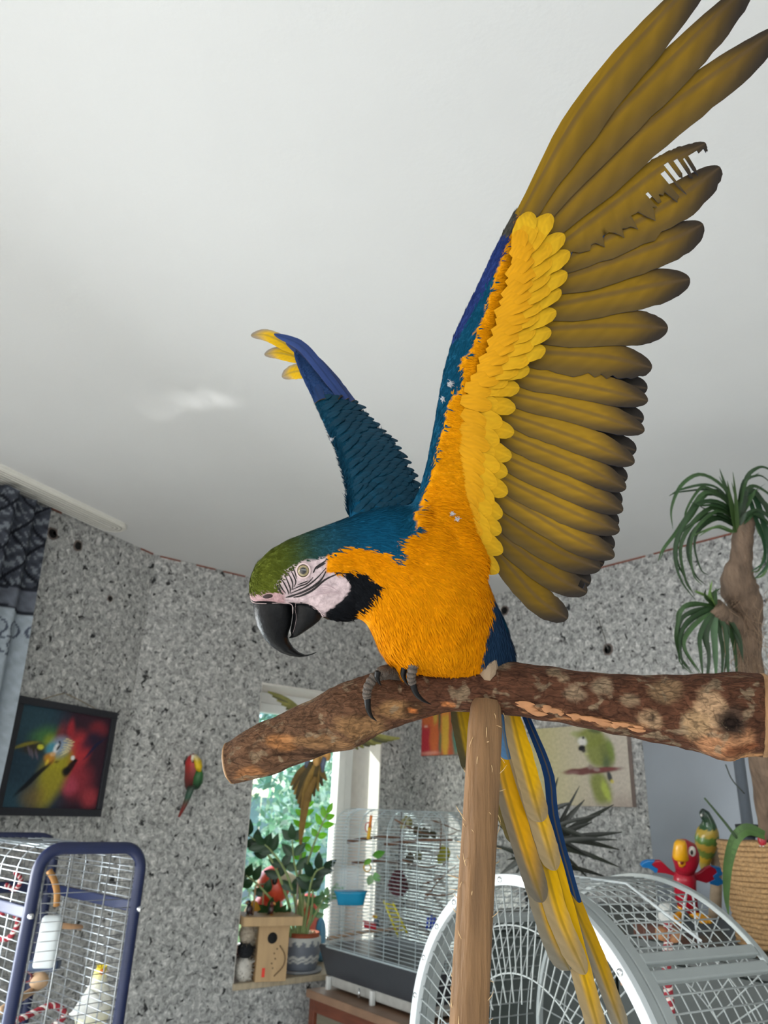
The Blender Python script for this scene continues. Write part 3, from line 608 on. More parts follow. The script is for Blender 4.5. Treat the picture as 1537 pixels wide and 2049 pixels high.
# --- far wing: overlapping blue coverts, blue primaries, yellow undersides at the fingertips
fl = np.array([s_[0] for s_ in farm], float); fr_ = np.array([s_[1] for s_ in farm], float); fd = np.array([s_[3] for s_ in farm])
pw = []
for yy in np.arange(800, 1040, 8.5):
    xl = np.interp(yy, fl[::-1, 1], fl[::-1, 0]); xr = np.interp(yy, fr_[::-1, 1], fr_[::-1, 0]); k = int((yy-800)/8.5)
    for xx in np.arange(xl+14+(k % 2)*9, xr-3, 18): pw.append((xx + RNG.normal(0, 1.5), yy + RNG.normal(0, 1.5), (xx-xl)/(xr-xl)))
for xx, yy, e in pw:
    h, n_, i_, d_ = BVH.ray_cast(Vector(CAM), Vector(nrm(P(xx, yy, 1)-CAM)))
    if h is None: continue
    h = np.array(h); n_ = np.array(n_); z_ = (h-CAM) @ FW
    if z_ < .69: continue
    dr = RT*.62 + UP*(.55-.75*e) ; dr = nrm(dr - n_*(dr @ n_)); l = .0135*z_/.75
    cc = L('#0e3c52')*RNG.uniform(.85, 1.12)
    feather('covert_feather', [h - dr*l*.3 - n_*.0004, h + dr*l*.4 + n_*.0008, h + dr*l + n_*.0011], 10.5*z_/FPX, 10.5*z_/FPX, n_, cc, cc*.7, tipc=cc*.75, parent=macaw, tip=.55, base=.75, shaft='#0c3044', nu=8, camber=.05, ragged=.05)
for (pts, hw, c_) in (([(690, 800), (640, 735), (600, 690), (548, 668)], 11, '#2f4274'), ([(700, 805), (660, 755), (620, 715), (572, 684)], 13, '#36446f'), ([(706, 812), (672, 772), (640, 735), (600, 702)], 14, '#2b3e6e'), ([(640, 800), (625, 765), (610, 735), (590, 695)], 14, '#223d6c'), ([(655, 815), (640, 780), (625, 750), (606, 715)], 14, '#213b66'), ([(690, 800), (668, 776), (648, 756), (630, 735)], 9, '#23262e'), ([(680, 795), (655, 775), (640, 765)], 8, '#2a2a30')):
    feather('flight_feather', fpx(pts, .865, .985), hw*.92/FPX, hw*.92/FPX, NF, L(c_), L('#b9962a'), parent=macaw, tip=.5, base=.8, shaft='#20304f', camber=.2)
for (pts, hw) in (([(600, 706), (560, 682), (530, 670), (502, 671)], 14), ([(612, 722), (585, 712), (555, 706), (529, 709)], 14), ([(625, 742), (603, 742), (584, 745), (564, 754)], 16)):
    feather('flight_feather', fpx(pts, .99, 1.01), hw*.95/FPX, hw*1.0/FPX, NF, L('#d9ac14'), FBLUE, tipc=L('#8a8178'), edge=L('#96907f'), edge_amt=.9, parent=macaw, tip=.6, base=.6, shaft='#8a7a40', camber=.1)
# --- tail
TG, TYL = L('#8f7d5e'), L('#d6a406')
tail = [ # pts, upper(right) half width, lower(left) half width, distance0, distance1, front colour, edge colour
 ([(1050, 1425), (1098, 1545), (1110, 1640), (1150, 1790), (1185, 1915)], 10, 12, .742, .742, L('#14335c'), None),
 ([(1105, 1690), (1150, 1810), (1200, 1930), (1252, 2075)], 17, 18, .745, .735, L('#ab820c'), L('#7d7566')),
 ([(1075, 1600), (1115, 1750), (1160, 1920), (1215, 2120)], 18, 24, .738, .728, TYL*.92, TG),
 ([(1040, 1640), (1075, 1760), (1105, 1860), (1140, 1942)], 18, 28, .735, .727, L('#bf9008'), L('#6f6a5e')),
 ([(1035, 1500), (1080, 1680), (1120, 1830), (1172, 1950)], 18, 26, .733, .724, TYL, TG),
 ([(985, 1430), (1010, 1560), (1045, 1680), (1086, 1806)], 22, 24, .728, .718, L('#c79108'), L('#5f5a50')),
 ([(1015, 1420), (1050, 1550), (1085, 1650), (1112, 1742)], 18, 24, .727, .719, TYL, TG),
 ([(1022, 1415), (1038, 1480), (1060, 1560), (1084, 1645)], 20, 24, .723, .716, TYL, TG*.95),
 ([(915, 1390), (925, 1440), (935, 1490), (948, 1545)], 20, 22, .735, .728, L('#a8860e'), L('#3c3826')),
 ([(985, 1440), (1000, 1500), (1020, 1560), (1040, 1630)], 16, 20, .732, .729, L('#9a7a10'), L('#4f4626')),
 ([(975, 1480), (990, 1560), (1010, 1620), (1040, 1690)], 16, 20, .734, .731, L('#c2960c'), L('#5c5230')),
 ([(1000, 1415), (1005, 1450), (1012, 1490), (1018, 1520)], 12, 14, .726, .724, L('#4a6f94'), None)]
for pts, wu, wl, d0, d1, fc, ec in tail:
    feather('tail_feather', fpx(pts, d0, d1), wu*.725/FPX, wl*.725/FPX, NF, fc, L('#1f4c8c'), edge=ec, edge_amt=.95, parent=macaw, tip=.12, base=.7, shaft='#6b5a20', edge_w=.92, edge_b=.5, camber=.18, tipc=None if ec is None else ec, nu=30)

# --- beak, face, eye
mh = .640/FPX
def s5(l, th, d=.640): return section(*c5(l), th, d, 32)
BEAK = mat('black_beak_horn', '#0b0c0e', .40, nscale=140, namt=.25, bump=.12, bscale=180, spec=.16)
b = MB(); b.rings([s5(a, t) for a, t in (([(95, 590), (470, 600)], .012), ([(85, 650), (482, 672)], .0135), ([(93, 745), (489, 765)], .0138), ([(128, 880), (472, 880)], .0130), ([(165, 950), (452, 940)], .0118), ([(210, 1025), (441, 990)], .0105), ([(285, 1098), (452, 1036)], .0088), ([(370, 1155), (495, 1105)], .0070), ([(460, 1188), (555, 1155)], .0052), ([(550, 1202), (620, 1180)], .0036), ([(630, 1195), (672, 1172)], .0024), ([(690, 1178), (708, 1160)], .0015), ([(732, 1158), (736, 1150)], .0005))])
upper = b.build('upper_beak', BEAK, macaw)
b = MB(); b.rings([s5(a, t) for a, t in (([(505, 600), (800, 680)], .0105), ([(500, 660), (800, 735)], .0115), ([(498, 730), (792, 785)], .0115), ([(490, 800), (770, 825)], .0110), ([(480, 870), (715, 872)], .0100), ([(468, 930), (640, 925)], .0085), ([(478, 975), (580, 965)], .0065), ([(455, 1003), (540, 990)], .0040), ([(448, 1008), (500, 1004)], .0015))])
b.build('lower_beak', BEAK, macaw)
def onbody(px, py, lift=.0004):
    r = nrm(P(px, py, 1)-CAM); h, n, i, d = BVH.ray_cast(Vector(CAM), Vector(r))
    if h is None: return P(px, py, .64), -FW
    return np.array(h) + np.array(n)*lift, np.array(n)
DARKF = mat('black_face_feathers', '#191416', .8)
b = MB()
stripes = [([(328, 455), (345, 500), (392, 562)], 7), ([(345, 430), (375, 490), (418, 548)], 7), ([(370, 395), (405, 450), (440, 520), (452, 558)], 7), ([(410, 362), (440, 430), (466, 500), (462, 545)], 7), ([(440, 335), (475, 400), (492, 460), (482, 512)], 7), ([(470, 312), (500, 370), (522, 430), (506, 482)], 7), ([(488, 288), (514, 335), (530, 400)], 6),
           ([(470, 572), (560, 548), (680, 492), (780, 412), (832, 325)], 12), ([(468, 548), (540, 518), (640, 472), (740, 392), (832, 290)], 8), ([(490, 508), (560, 476), (640, 446), (700, 385)], 7), ([(540, 462), (600, 440), (652, 420)], 6), ([(705, 330), (730, 285), (800, 238), (832, 212)], 10), ([(500, 588), (580, 572), (700, 512), (830, 405), (1000, 330)], 12), ([(735, 300), (785, 262), (828, 240)], 9), ([(420, 590), (480, 575), (540, 555)], 10), ([(700, 340), (715, 310)], 8), ([(350, 470), (362, 520), (372, 545)], 5)]
for l, w in stripes:
    pts = bez(c5(l), 16); S = [onbody(x, y, .0003) for x, y in pts]; t = np.linspace(0, 1, 16)
    b.tube([s_[0] for s_ in S], w/5.123*mh*1.05*(.35+.65*np.sin(np.pi*np.clip(t, .06, .94))), n=6, up=S[0][1], flat=.5)
b.build('face_stripes', DARKF, macaw, kind='stuff')
b = MB()
for k in range(9):                          # fine wrinkles of the bare cheek
    y0 = 600-k*22 + RNG.normal(0, 5); l = [(600+k*22, y0+30), (760+k*14, y0-30+k*9), (960+k*6, y0-60+k*25)]
    pts = bez(c5(l), 12); S = [onbody(x, y, .0000) for x, y in pts]
    b.tube([s_[0] for s_ in S], .00022*np.sin(np.linspace(.3, 2.9, 12)), n=4)
b.build('cheek_wrinkles', mat('cheek_wrinkle_skin', '#a48f95', .7), macaw, kind='stuff')
p0, n0 = onbody(*c5([(235, 582)])[0], 0); b = MB(); a = nrm(np.cross(n0, UP)); u = np.cross(a, n0)
b.ball(p0 - n0*.0006, (.0052, .0026, .0012), axes=[nrm(a*.95-u*.25), nrm(u*.95+a*.25), n0]); b.build('nostril', mat('dark_nostril', '#2a1718', .8), macaw)
b = MB(); lid = mat('pale_skin_rim', '#c9b3b3', .7)
for l, w in (([(60, 615), (90, 645), (200, 655), (330, 648), (430, 652), (485, 672), (492, 760)], 6), ([(515, 648), (640, 652), (735, 705), (788, 768), (800, 800)], 6), ([(522, 655), (516, 720), (527, 790), (515, 880), (492, 960)], 1.5)):
    pts = bez(c5(l), 24); S = []
    for x, y in pts:
        h = BVH.ray_cast(Vector(CAM), Vector(nrm(P(x, y, 1)-CAM)))[0]; z = (np.array(h)-CAM) @ FW if h else .640
        S.append(P(x, y, min(z, .6275) if y < 1212 else .6285))
    b.tube(S, w/5.123*mh*.5, n=6)
b.build('beak_rim', lid, macaw)
pe, ne = onbody(607, 1142, 0); ne = nrm(ne*.7 - FW*.3); a = nrm(np.cross(ne, UP)); u = np.cross(a, ne); b = MB(); re = .0062; R = []; CL = []
for i in range(26):
    ph = math.pi*(1-i/25.0); t = np.arange(28)*2*math.pi/28; rr = re*math.sin(ph)
    R.append(pe - ne*.0028 + ne*(re*-math.cos(math.pi-ph)*-1 if False else re*math.cos(ph)) + max(rr, 1e-5)*(np.cos(t)[:, None]*a + np.sin(t)[:, None]*u))
    CL.append(L('#0b0807') if ph < .40 else L('#6d6350') if ph < .52 else L('#94865f') if ph < .80 else L('#5b4f3a') if ph < .92 else L('#2a211c'))
b.rings(R, np.array(CL)); eye = b.build('eye', mat('eyeball', attr=True, rough=.08, namt=.04, spec=.6, coat=.6), macaw)
b = MB(); t = np.linspace(0, 2*math.pi, 33); b.tube([pe + ne*.0006 + (.0056*math.cos(k)*a + .0060*math.sin(k)*u) for k in t], .0009, n=8, cap=False); b.build('eyelid', lid, eye)
b = MB(); b.tube([pe + ne*.0009 + (.0049*math.cos(k)*a + .0053*math.sin(k)*u) for k in t], .0003, n=6, cap=False); b.build('eye_line', DARKF, eye)
# --- feet
SCALE = mat('scaly_grey_foot', attr=True, rough=.75, nscale=300, namt=.25, bump=.4, bscale=420)
CLAW = mat('black_claw', '#0c0c0e', .4, spec=.2)
def toe(pts, r0, r1, claw=None, parent=None, ringed=True):
    c = bez([P(*p) for p in pts], 60); t = np.linspace(0, 1, 60); base_ = r0+(r1-r0)*t
    w = np.abs(np.sin(t*math.pi*7)) if ringed else np.ones(60); rr = base_*(.80+.24*w**.6); rr[0] *= .6
    cc = L('#4f463f')*(.35+.8*w[:, None]) if ringed else np.tile(L('#453c35'), (60, 1))
    b = MB(); b.tube(c, rr, n=14, c=np.repeat(cc, 14, 0)); o = b.build('toe', SCALE, parent)
    if claw:
        c = bez([P(*p) for p in claw], 20); t = np.linspace(0, 1, 20); b = MB(); b.tube(c, r1*.78*(1-t**1.6)+.0002, n=12); b.build('claw', CLAW, o)
    return o
foot = MB(); foot.tube(bez([P(880, 1318, .668), P(858, 1314, .652), P(838, 1318, .647), P(826, 1326, .648)], 16), [.0085]*6+[.0078]*6+[.0060]*4, n=14, c=L('#3c332c'))
f1 = foot.build('foot', SCALE, macaw)
toe([(845, 1316, .646), (830, 1326, .644), (825, 1342, .643), (823, 1356, .644), (826, 1369, .646)], .0052, .0036, [(826, 1367, .645), (832, 1386, .645), (845, 1400, .648), (863, 1410, .652)], f1)
toe([(828, 1326, .652), (816, 1330, .652), (810, 1337, .652)], .0050, .0036, [(810, 1334, .650), (807, 1350, .650), (811, 1362, .651), (818, 1373, .653)], f1, False)
foot = MB(); foot.tube(bez([P(800, 1346, .676), P(785, 1344, .666), P(768, 1346, .660), P(756, 1352, .658)], 16), [.0072]*6+[.0066]*6+[.0055]*4, n=14, c=L('#3c332c'))
f2 = foot.build('foot', SCALE, macaw)
toe([(760, 1348, .657), (747, 1358, .655), (737, 1374, .653), (734, 1388, .653), (735, 1398, .654)], .0050, .0036, [(735, 1396, .653), (737, 1418, .652), (743, 1433, .655), (754, 1443, .659)], f2)
toe([(772, 1346, .656), (762, 1343, .653), (757, 1346, .651)], .0046, .0034, [(757, 1343, .650), (755, 1354, .650), (758, 1364, .651), (763, 1372, .653)], f2, False)
toe([(800, 1345, .70), (797, 1390, .716), (787, 1435, .712), (780, 1448, .704)], .0045, .0034, [(781, 1446, .705), (778, 1456, .700), (772, 1464, .696)], f2)

# ------------------------------------------------------------------ left side: curtain rail, curtain, painting, ornament
def onceil(x, y): return hit(x, y, ZV, (0, 0, CEIL))
PLAS = mat('ivory_plastic_rail', '#dcdad2', .4, namt=.03); GROOVE = mat('rail_groove_shadow', '#8f8d87', .6)
e0 = onceil(222, 1048); rd = dA; rw = nA
rail = thing('curtain_rail', 'ivory multi-track curtain rail fixed along the ceiling edge with a rounded end', 'curtain rail', tuple(e0))
def railpath(off, n=12):
    a = np.linspace(-math.pi/2, math.pi/2, n)       # round nose, then both long sides
    return off, a
hw = .062; LR = 3.2
def rail_ring(w, z): # stadium outline, open at the far end
    a = np.linspace(-math.pi/2, math.pi/2, 14); nose = [e0*[1, 1, 0] - rd*(w*math.cos(k)) + rw*(w*math.sin(k)) + ZV*z for k in a]
    return np.array([e0*[1, 1, 0] + rd*LR - rw*w + ZV*z] + nose + [e0*[1, 1, 0] + rd*LR + rw*w + ZV*z])
b = MB(); b.rings([rail_ring(hw, CEIL), rail_ring(hw, CEIL-.012), rail_ring(hw-.004, CEIL-.015)]); b.build('rail_body', PLAS, rail, sm=False)
for w in (.050, .034, .018):
    b = MB(); r = rail_ring(w, CEIL-.0155); b.tube(r, .0022, n=6); b.build('track_ridge', PLAS, rail)
    b = MB(); r = rail_ring(w-.006, CEIL-.0152); b.tube(r, .0018, n=5); b.build('track_groove', GROOVE, rail)
# curtain hanging from the rail: dark quilted lace above, pale lace below
nz_, ns_ = 260, 170; zz = np.linspace(CEIL-.03, .75, nz_); ss = np.linspace(0, 1, ns_)
GS, GZ = np.meshgrid(ss, zz); cs = .655 + GS*.42; gath = 1+.0*GZ
wav = .022*np.sin(cs*62) + .012*np.sin(cs*31+1) + .006*np.sin(cs*140)*smooth(2.3, CEIL, GZ)
right = .02*np.sin(GZ*3)*(1-GS)
pts = (A1 + dA*(cs+right)[..., None] + nA*(.085+wav)[..., None] + ZV*(GZ - .012*np.abs(np.sin(cs*40))*smooth(2.42, 2.47, GZ))[..., None])
la = (cs/.13 + GZ/.16) % 1; lb = (cs/.13 - GZ/.16) % 1; line = (np.minimum(np.abs(la-.5), np.abs(lb-.5)) < .045)
nzv = noise3(pts.reshape(-1, 3), 190, 21).reshape(GS.shape) + .6*noise3(pts.reshape(-1, 3), 420, 22).reshape(GS.shape)
dark = L('#4a4e58')[None, None]*(1+.55*nzv[..., None]); dark = np.where((nzv > .28)[..., None], L('#7e848c'), dark); dark[line] = L('#23252c')
hem = (np.abs(GZ-2.135-.006*np.sin(cs*30)) < .006) | (np.abs(GZ-2.06-.006*np.sin(cs*25)) < .005)
mid = L('#6d727d')[None, None]*(1+.3*nzv[..., None])
pale = L('#aab4bd')[None, None]*(1+.18*nzv[..., None])
fx_, fz_ = (cs-.70) % .24, (GZ-1.87) % .34; ang = np.arctan2(fz_-.06, fx_-.06); rr = np.hypot(fz_-.06, fx_-.06); fl_ = np.abs(rr-(.034+.012*np.cos(5*ang))) < .005
ci_ = np.abs(np.hypot((cs-.60) % .07-.035, GZ-1.99)-.028) < .003
pale[fl_ | ci_] = L('#565d6b')
cc_ = np.where((GZ > 2.135)[..., None], dark, np.where((GZ > 2.06)[..., None], mid, pale)); cc_[hem] = L('#2f323a')
b = MB(); b.grid(pts, np.clip(cc_, 0, 1)); b.grid(pts - nA*.002, np.clip(cc_, 0, 1), flip=True)
tag(b.build('lace_curtain', mat('lace_fabric', attr=True, rough=.85, namt=.05, nscale=300, translucent=.3, spec=.1)), 'blue grey lace curtain with dark diamond quilting, hanging from the ceiling rail', 'curtain')

PRINT = mat('painted_canvas', attr=True, rough=.7, nscale=90, namt=.08, bump=.15, bscale=300, spec=.2)
def paint(nx, ny, basefn, blobs, seed=0, warp=.02):
    U, Vv = np.meshgrid(np.linspace(0, 1, nx), np.linspace(0, 1, ny)); q = np.stack([U.ravel(), Vv.ravel(), 0*U.ravel()], 1)
    U2 = U + warp*noise3(q, 22, seed+1).reshape(U.shape); V2 = Vv + warp*noise3(q, 25, seed+2).reshape(U.shape)
    C = basefn(U2, V2)
    for cx, cy, rx, ry, rot, c, hard, amt in blobs:
        a = math.radians(rot); x = (U2-cx)*math.cos(a)+(V2-cy)*math.sin(a); y = -(U2-cx)*math.sin(a)+(V2-cy)*math.cos(a)
        k = (smooth(1+hard, 1-hard, np.hypot(x/rx, y/ry))*amt)[..., None]; C = C*(1-k) + L(c)*k
    tex = noise3(q*[1, 1, 0], 160, seed+3).reshape(U.shape)[..., None]; return np.clip(C*(1+.10*tex), 0, 1)
def canvas_grid(f, d, n, sl, sr, z0, z1, off, C):
    ny, nx = C.shape[:2]; U = np.linspace(0, 1, nx); Vv = np.linspace(0, 1, ny)
    return np.array([[f(sl+(sr-sl)*u, off, z0+(z1-z0)*v_) for u in U] for v_ in Vv])
# dark painting of two parrots on the left wall
sl, sr, pz0, pz1 = .578, .094, 1.388, 1.783
pic = thing('parrot_painting', 'black framed painting of two parrots in dark teal, yellow and red, on a cord', 'painting', tuple(fA((sl+sr)/2, .01, pz0)))
FRB = mat('black_frame', '#20222a', .5, nscale=80, namt=.15); fwid = .026
for a0, a1, q0, q1 in ((sl, sr, pz0, pz0+fwid), (sl, sr, pz1-fwid, pz1), (sl, sl-fwid, pz0+fwid, pz1-fwid), (sr+fwid, sr, pz0+fwid, pz1-fwid)):
    b = MB(); b.box(fA(a0, .004, q0), dA*(a1-a0), nA*.022, ZV*(q1-q0)); b.build('frame_bar', FRB, pic, sm=False, bevel=.002)
def bt(u, v_):
    k = smooth(.35, .7, u + .1*(v_-.5))[..., None]; c = L('#2b3f4c')*(1-k) + L('#3a2530')*k
    w = smooth(.35, 0, v_)[..., None]*smooth(.5, 0, u)[..., None]; return c*(1-w*.4) + L('#3d6070')*w*.4
blobs = [(.1, .85, .25, .2, 0, '#36505a', .8, .6), (.3, .7, .14, .10, 20, '#4c7a40', .7, .8), (.36, .66, .07, .07, 0, '#8a9a34', .7, .9), (.46, .72, .05, .14, 0, '#8a3038', .7, .7), (.55, .82, .04, .09, 0, '#b03038', .7, .8),
         (.68, .62, .13, .17, 10, '#c03a40', .5, .95), (.66, .45, .10, .16, 0, '#b83840', .6, .9), (.74, .3, .14, .16, 0, '#9a3540', .7, .8), (.66, .24, .08, .08, 0, '#b84a5e', .7, .8), (.9, .12, .10, .10, 40, '#b04048', .7, .8), (.86, .86, .10, .07, 0, '#8f3038', .7, .7), (.80, .72, .08, .13, -50, '#2a2438', .6, .85), (.86, .64, .15, .018, 50, '#1b2340', .5, .9),
         (.46, .36, .13, .26, -12, '#a89c2c', .6, .95), (.43, .2, .09, .2, -12, '#9a8f30', .6, .9), (.5, .5, .10, .10, 0, '#a2982c', .6, .9), (.3, .1, .1, .12, 0, '#7f6a38', .8, .7),
         (.47, .62, .10, .09, 30, '#8fa4c0', .6, .9), (.38, .60, .06, .05, 40, '#4a98b0', .5, .9), (.43, .60, .028, .05, -20, '#e6e8ea', .35, .95), (.45, .61, .012, .035, -30, '#15161a', .3, .95), (.46, .66, .012, .02, 30, '#15161a', .3, .9),
         (.2, .58, .12, .06, 10, '#3c342a', .5, .9), (.27, .60, .035, .025, 0, '#d3cf45', .3, .95), (.12, .60, .12, .015, 20, '#8f8430', .5, .8), (.16, .54, .012, .05, 30, '#6e6470', .5, .8), (.2, .52, .012, .05, 30, '#6e6470', .5, .8), (.25, .52, .012, .05, 30, '#6e6470', .5, .8),
         (.38, .50, .05, .055, 20, '#c98a34', .4, .95), (.40, .545, .03, .02, 0, '#e6b884', .4, .9), (.36, .46, .015, .04, 0, '#e0bf40', .4, .9), (.27, .3, .025, .22, -38, '#15171c', .35, .95), (.46, .475, .03, .01, 10, '#6f5f2c', .4, .9),
         (.66, .50, .028, .02, 0, '#15161a', .3, .9), (.62, .42, .04, .10, -25, '#141519', .35, .95), (.58, .37, .05, .05, 0, '#17181c', .4, .95), (.625, .525, .02, .022, 0, '#f0efec', .25, 1)]
for k in range(7): blobs.append((.555-.004*k, .70-.024*k, .055, .006, -12+14*k*.5, '#e8d9a0', .3, .95))
C = paint(110, 90, bt, blobs, 31)
b = MB(); G = canvas_grid(fA, dA, nA, sl-fwid*.9, sr+fwid*.9, pz0+fwid*.9, pz1-fwid*.9, .016, C); b.grid(G, C); b.build('canvas', PRINT, pic)
b = MB(); b.box(fA(sl-.01, .003, pz0+.01), dA*(sr-sl+.02), nA*.008, ZV*(pz1-pz0-.02)); b.build('backing_board', FRB, pic, sm=False)
b = MB(); nail = fA(.372, .012, 1.822)
b.tube(bez([fA(sl-.10, .01, pz1-.004), (fA(sl-.10, .01, pz1)*.5+nail*.5), nail], 10), .0022, n=6); b.tube(bez([nail, nail*.5+fA(sr+.09, .01, pz1)*.5, fA(sr+.09, .01, pz1-.004)], 10), .0022, n=6)
b.build('hanging_cord', mat('jute_cord', '#8f8574', .85), pic)
b = MB(); b.tube([fA(.372, .0, 1.822), fA(.372, .02, 1.824)], [.003, .004], n=8); b.build('nail', mat('steel_nail', '#77777a', .35, metal=.9), pic)
# little carved parrot on the wall beside the window
do = 3.36
def orn(secs, th, d, cols):
    b = MB(); b.rings([section(a, c, t, d, 16) for (a, c), t in zip(secs, th)], np.array([L(k) for k in cols])); return b
oc = hit(386, 1560, nB, fB(0, 0, 0))
po = thing('wall_parrot_ornament', 'small carved parrot, red head, yellow nape, green wings, fixed to the stone wall', 'ornament', tuple(oc))
doo = float((oc-CAM) @ FW) - .03
orn([((376, 1514), (388, 1508)), ((371, 1524), (398, 1518)), ((370, 1540), (403, 1532)), ((369, 1558), (405, 1552)), ((370, 1572), (404, 1566)), ((372, 1580), (398, 1576))], (.012, .024, .03, .03, .024, .01), doo, ('#a3262a', '#b02a2a', '#8c2c26', '#6a2420', '#57221c', '#3a1c18')).build('body', mat('carved_paint', attr=True, rough=.45, nscale=60, namt=.15), po)
orn([((388, 1510), (394, 1511)), ((388, 1520), (403, 1522)), ((390, 1534), (405, 1534)), ((394, 1544), (403, 1544))], (.01, .018, .018, .006), doo-.02, ('#d8c9a0', '#d6b41c', '#dcb81a', '#c9a91a')).build('nape', MATS['carved_paint'], po)
orn([((388, 1542), (404, 1540)), ((386, 1556), (407, 1552)), ((385, 1568), (406, 1566)), ((388, 1580), (398, 1578))], (.01, .02, .018, .005), doo-.016, ('#2f6a30', '#2a5c2e', '#234c2c', '#1f3a2a')).build('wing', MATS['carved_paint'], po)
orn([((375, 1574), (391, 1573)), ((370, 1595), (383, 1594)), ((363, 1615), (373, 1614)), ((356, 1634), (361, 1634))], (.012, .01, .008, .004), doo-.075, ('#2c3c30', '#2a5240', '#6a2a24', '#8a2420')).build('tail', MATS['carved_paint'], po)
orn([((383, 1510), (389, 1511)), ((382, 1518), (388, 1519)), ((384, 1526), (387, 1526))], (.006, .008, .002), doo-.026, ('#e6dcc6', '#d9cdb8', '#3a2a22')).build('beak', MATS['carved_paint'], po)
b = MB(); pb = P(388, 1550, doo); b.box(pb - dB*.01 - ZV*.02, dB*.02, -nB*.02, ZV*.04); b.build('wall_mount', MATS['black_frame'], po, sm=False)

# ------------------------------------------------------------------ blue framed cage with the cockatiel
WIRE = mat('silver_wire', '#b9bfc4', .3, metal=.6, namt=.05); WIRED = mat('dull_zinc_wire', '#8d8f90', .4, metal=.5, namt=.05)
BLUEP = mat('dark_blue_powder_coat', '#1c2548', .4, namt=.06, spec=.5)
ca = math.radians(46); e1 = np.array([math.cos(ca), math.sin(ca), 0]); e2 = np.array([-math.sin(ca), math.cos(ca), 0])
c0 = np.array([-.800, 1.99, 0]); CW, CL_, CT = .275, .52, 1.335
def cg(a, b_, z): return c0 + e1*a + e2*b_ + ZV*z
cage = thing('blue_bird_cage', 'tall wire bird cage with dark blue rounded tube frame, white cockatiel inside', 'bird cage', tuple(cg(CW/2, CL_/2, 0)))
def arch(bo, rr=.055):
    a = np.linspace(0, math.pi/2, 9)
    pts = [cg(0, bo, 0), cg(0, bo, .5), cg(0, bo, 1.0), cg(0, bo, CT-rr)] + [cg(rr-rr*math.cos(k), bo, CT-rr+rr*math.sin(k)) for k in a[1:]] + [cg(CW-rr+rr*math.sin(k), bo, CT-rr+rr*math.cos(k)) for k in a] + [cg(CW, bo, 1.0), cg(CW, bo, .5), cg(CW, bo, 0)]
    return np.array(pts)
for bo in (0, CL_):
    b = MB(); b.tube(arch(bo), .0150, n=10, up=e2, flat=.8); b.build('end_frame', BLUEP, cage)
for a_, z in ((0, 1.195), (0, .62), (CW, .62), (CW, 1.195)):
    b = MB(); b.box(cg(a_-.008, .012, z-.013), e1*.016, e2*(CL_-.024), ZV*.026); b.build('cross_bar', BLUEP, cage, sm=False, bevel=.003)
b = MB(); b.box(cg(.012, CL_-.01, 1.185), e1*(CW-.024), e2*.02, ZV*.03); b.build('cross_bar', BLUEP, cage, sm=False, bevel=.003)
def inarch(z):                              # half width available at a height (rounded shoulders)
    r = .055; return 0 if z < CT-r else r-math.sqrt(max(0, r*r-(z-(CT-r))**2))
for bo, m_, nm in ((.004, WIRED, 'end_wires'), (CL_-.004, WIRED, 'end_wires')):
    b = MB()
    for z in np.arange(.66, CT-.012, .0205):
        i = inarch(z)+.010; b.tube([cg(i, bo, z), cg(CW-i, bo, z)], .0010, n=5)
    for a_ in (.02, .085, .185, CW-.02): b.tube([cg(a_, bo-.003, .64), cg(a_, bo-.003, CT-.012-inarch(CT-.02)*.1)], .0019, n=6)
    b.build(nm, m_, cage, kind='stuff')
for side in (0, 1):
    b = MB(); X = lambda a: a if not side else CW-a
    for z in np.arange(.66, CT-.05, .0205): b.tube([cg(X(.0), .01, z), cg(X(.0), CL_-.01, z)], .0014, n=5)
    for k in np.linspace(0.1, math.pi/2, 5): b.tube([cg(X(.055-.055*math.cos(k)), .01, CT-.055+.055*math.sin(k)), cg(X(.055-.055*math.cos(k)), CL_-.01, CT-.055+.055*math.sin(k))], .0014, n=5)
    for q_ in np.arange(.012, CL_, .1):
        b.tube([cg(X(-.002), q_, .64), cg(X(-.002), q_, CT-.055)] + [cg(X(.055-.057*math.cos(k)), q_, CT-.055+.057*math.sin(k)) for k in np.linspace(.2, math.pi/2, 6)] + [cg(CW/2, q_, CT+.002)], .0016, n=5)
    b.build('side_wires', WIRE, cage, kind='stuff')
b = MB()
for a_ in np.arange(.06, CW-.055, .02): b.tube([cg(a_, .01, CT), cg(a_, CL_-.01, CT)], .0012, n=5)
b.build('roof_wires', WIRE, cage, kind='stuff')
b = MB(); b.box(cg(.06, .02, CT-.004), e1*(CW-.12), e2*(CL_-.04), ZV*.002); b.build('roof_plate', mat('pale_roof_sheet', '#7f8a8a', .35, metal=.3), cage, sm=False)
for a_, z in ((-.002, 1.19), (CW+.006, 1.19)):
    b = MB(); b.ball(cg(a_, -.014, z), .0075); b.build('cap_screw', mat('polished_screw', '#d2d4d6', .2, metal=.9), cage)
b = MB(); b.box(cg(0, 0, .58), e1*CW, e2*CL_, ZV*.07); b.build('tray', BLUEP, cage, sm=False, bevel=.006)
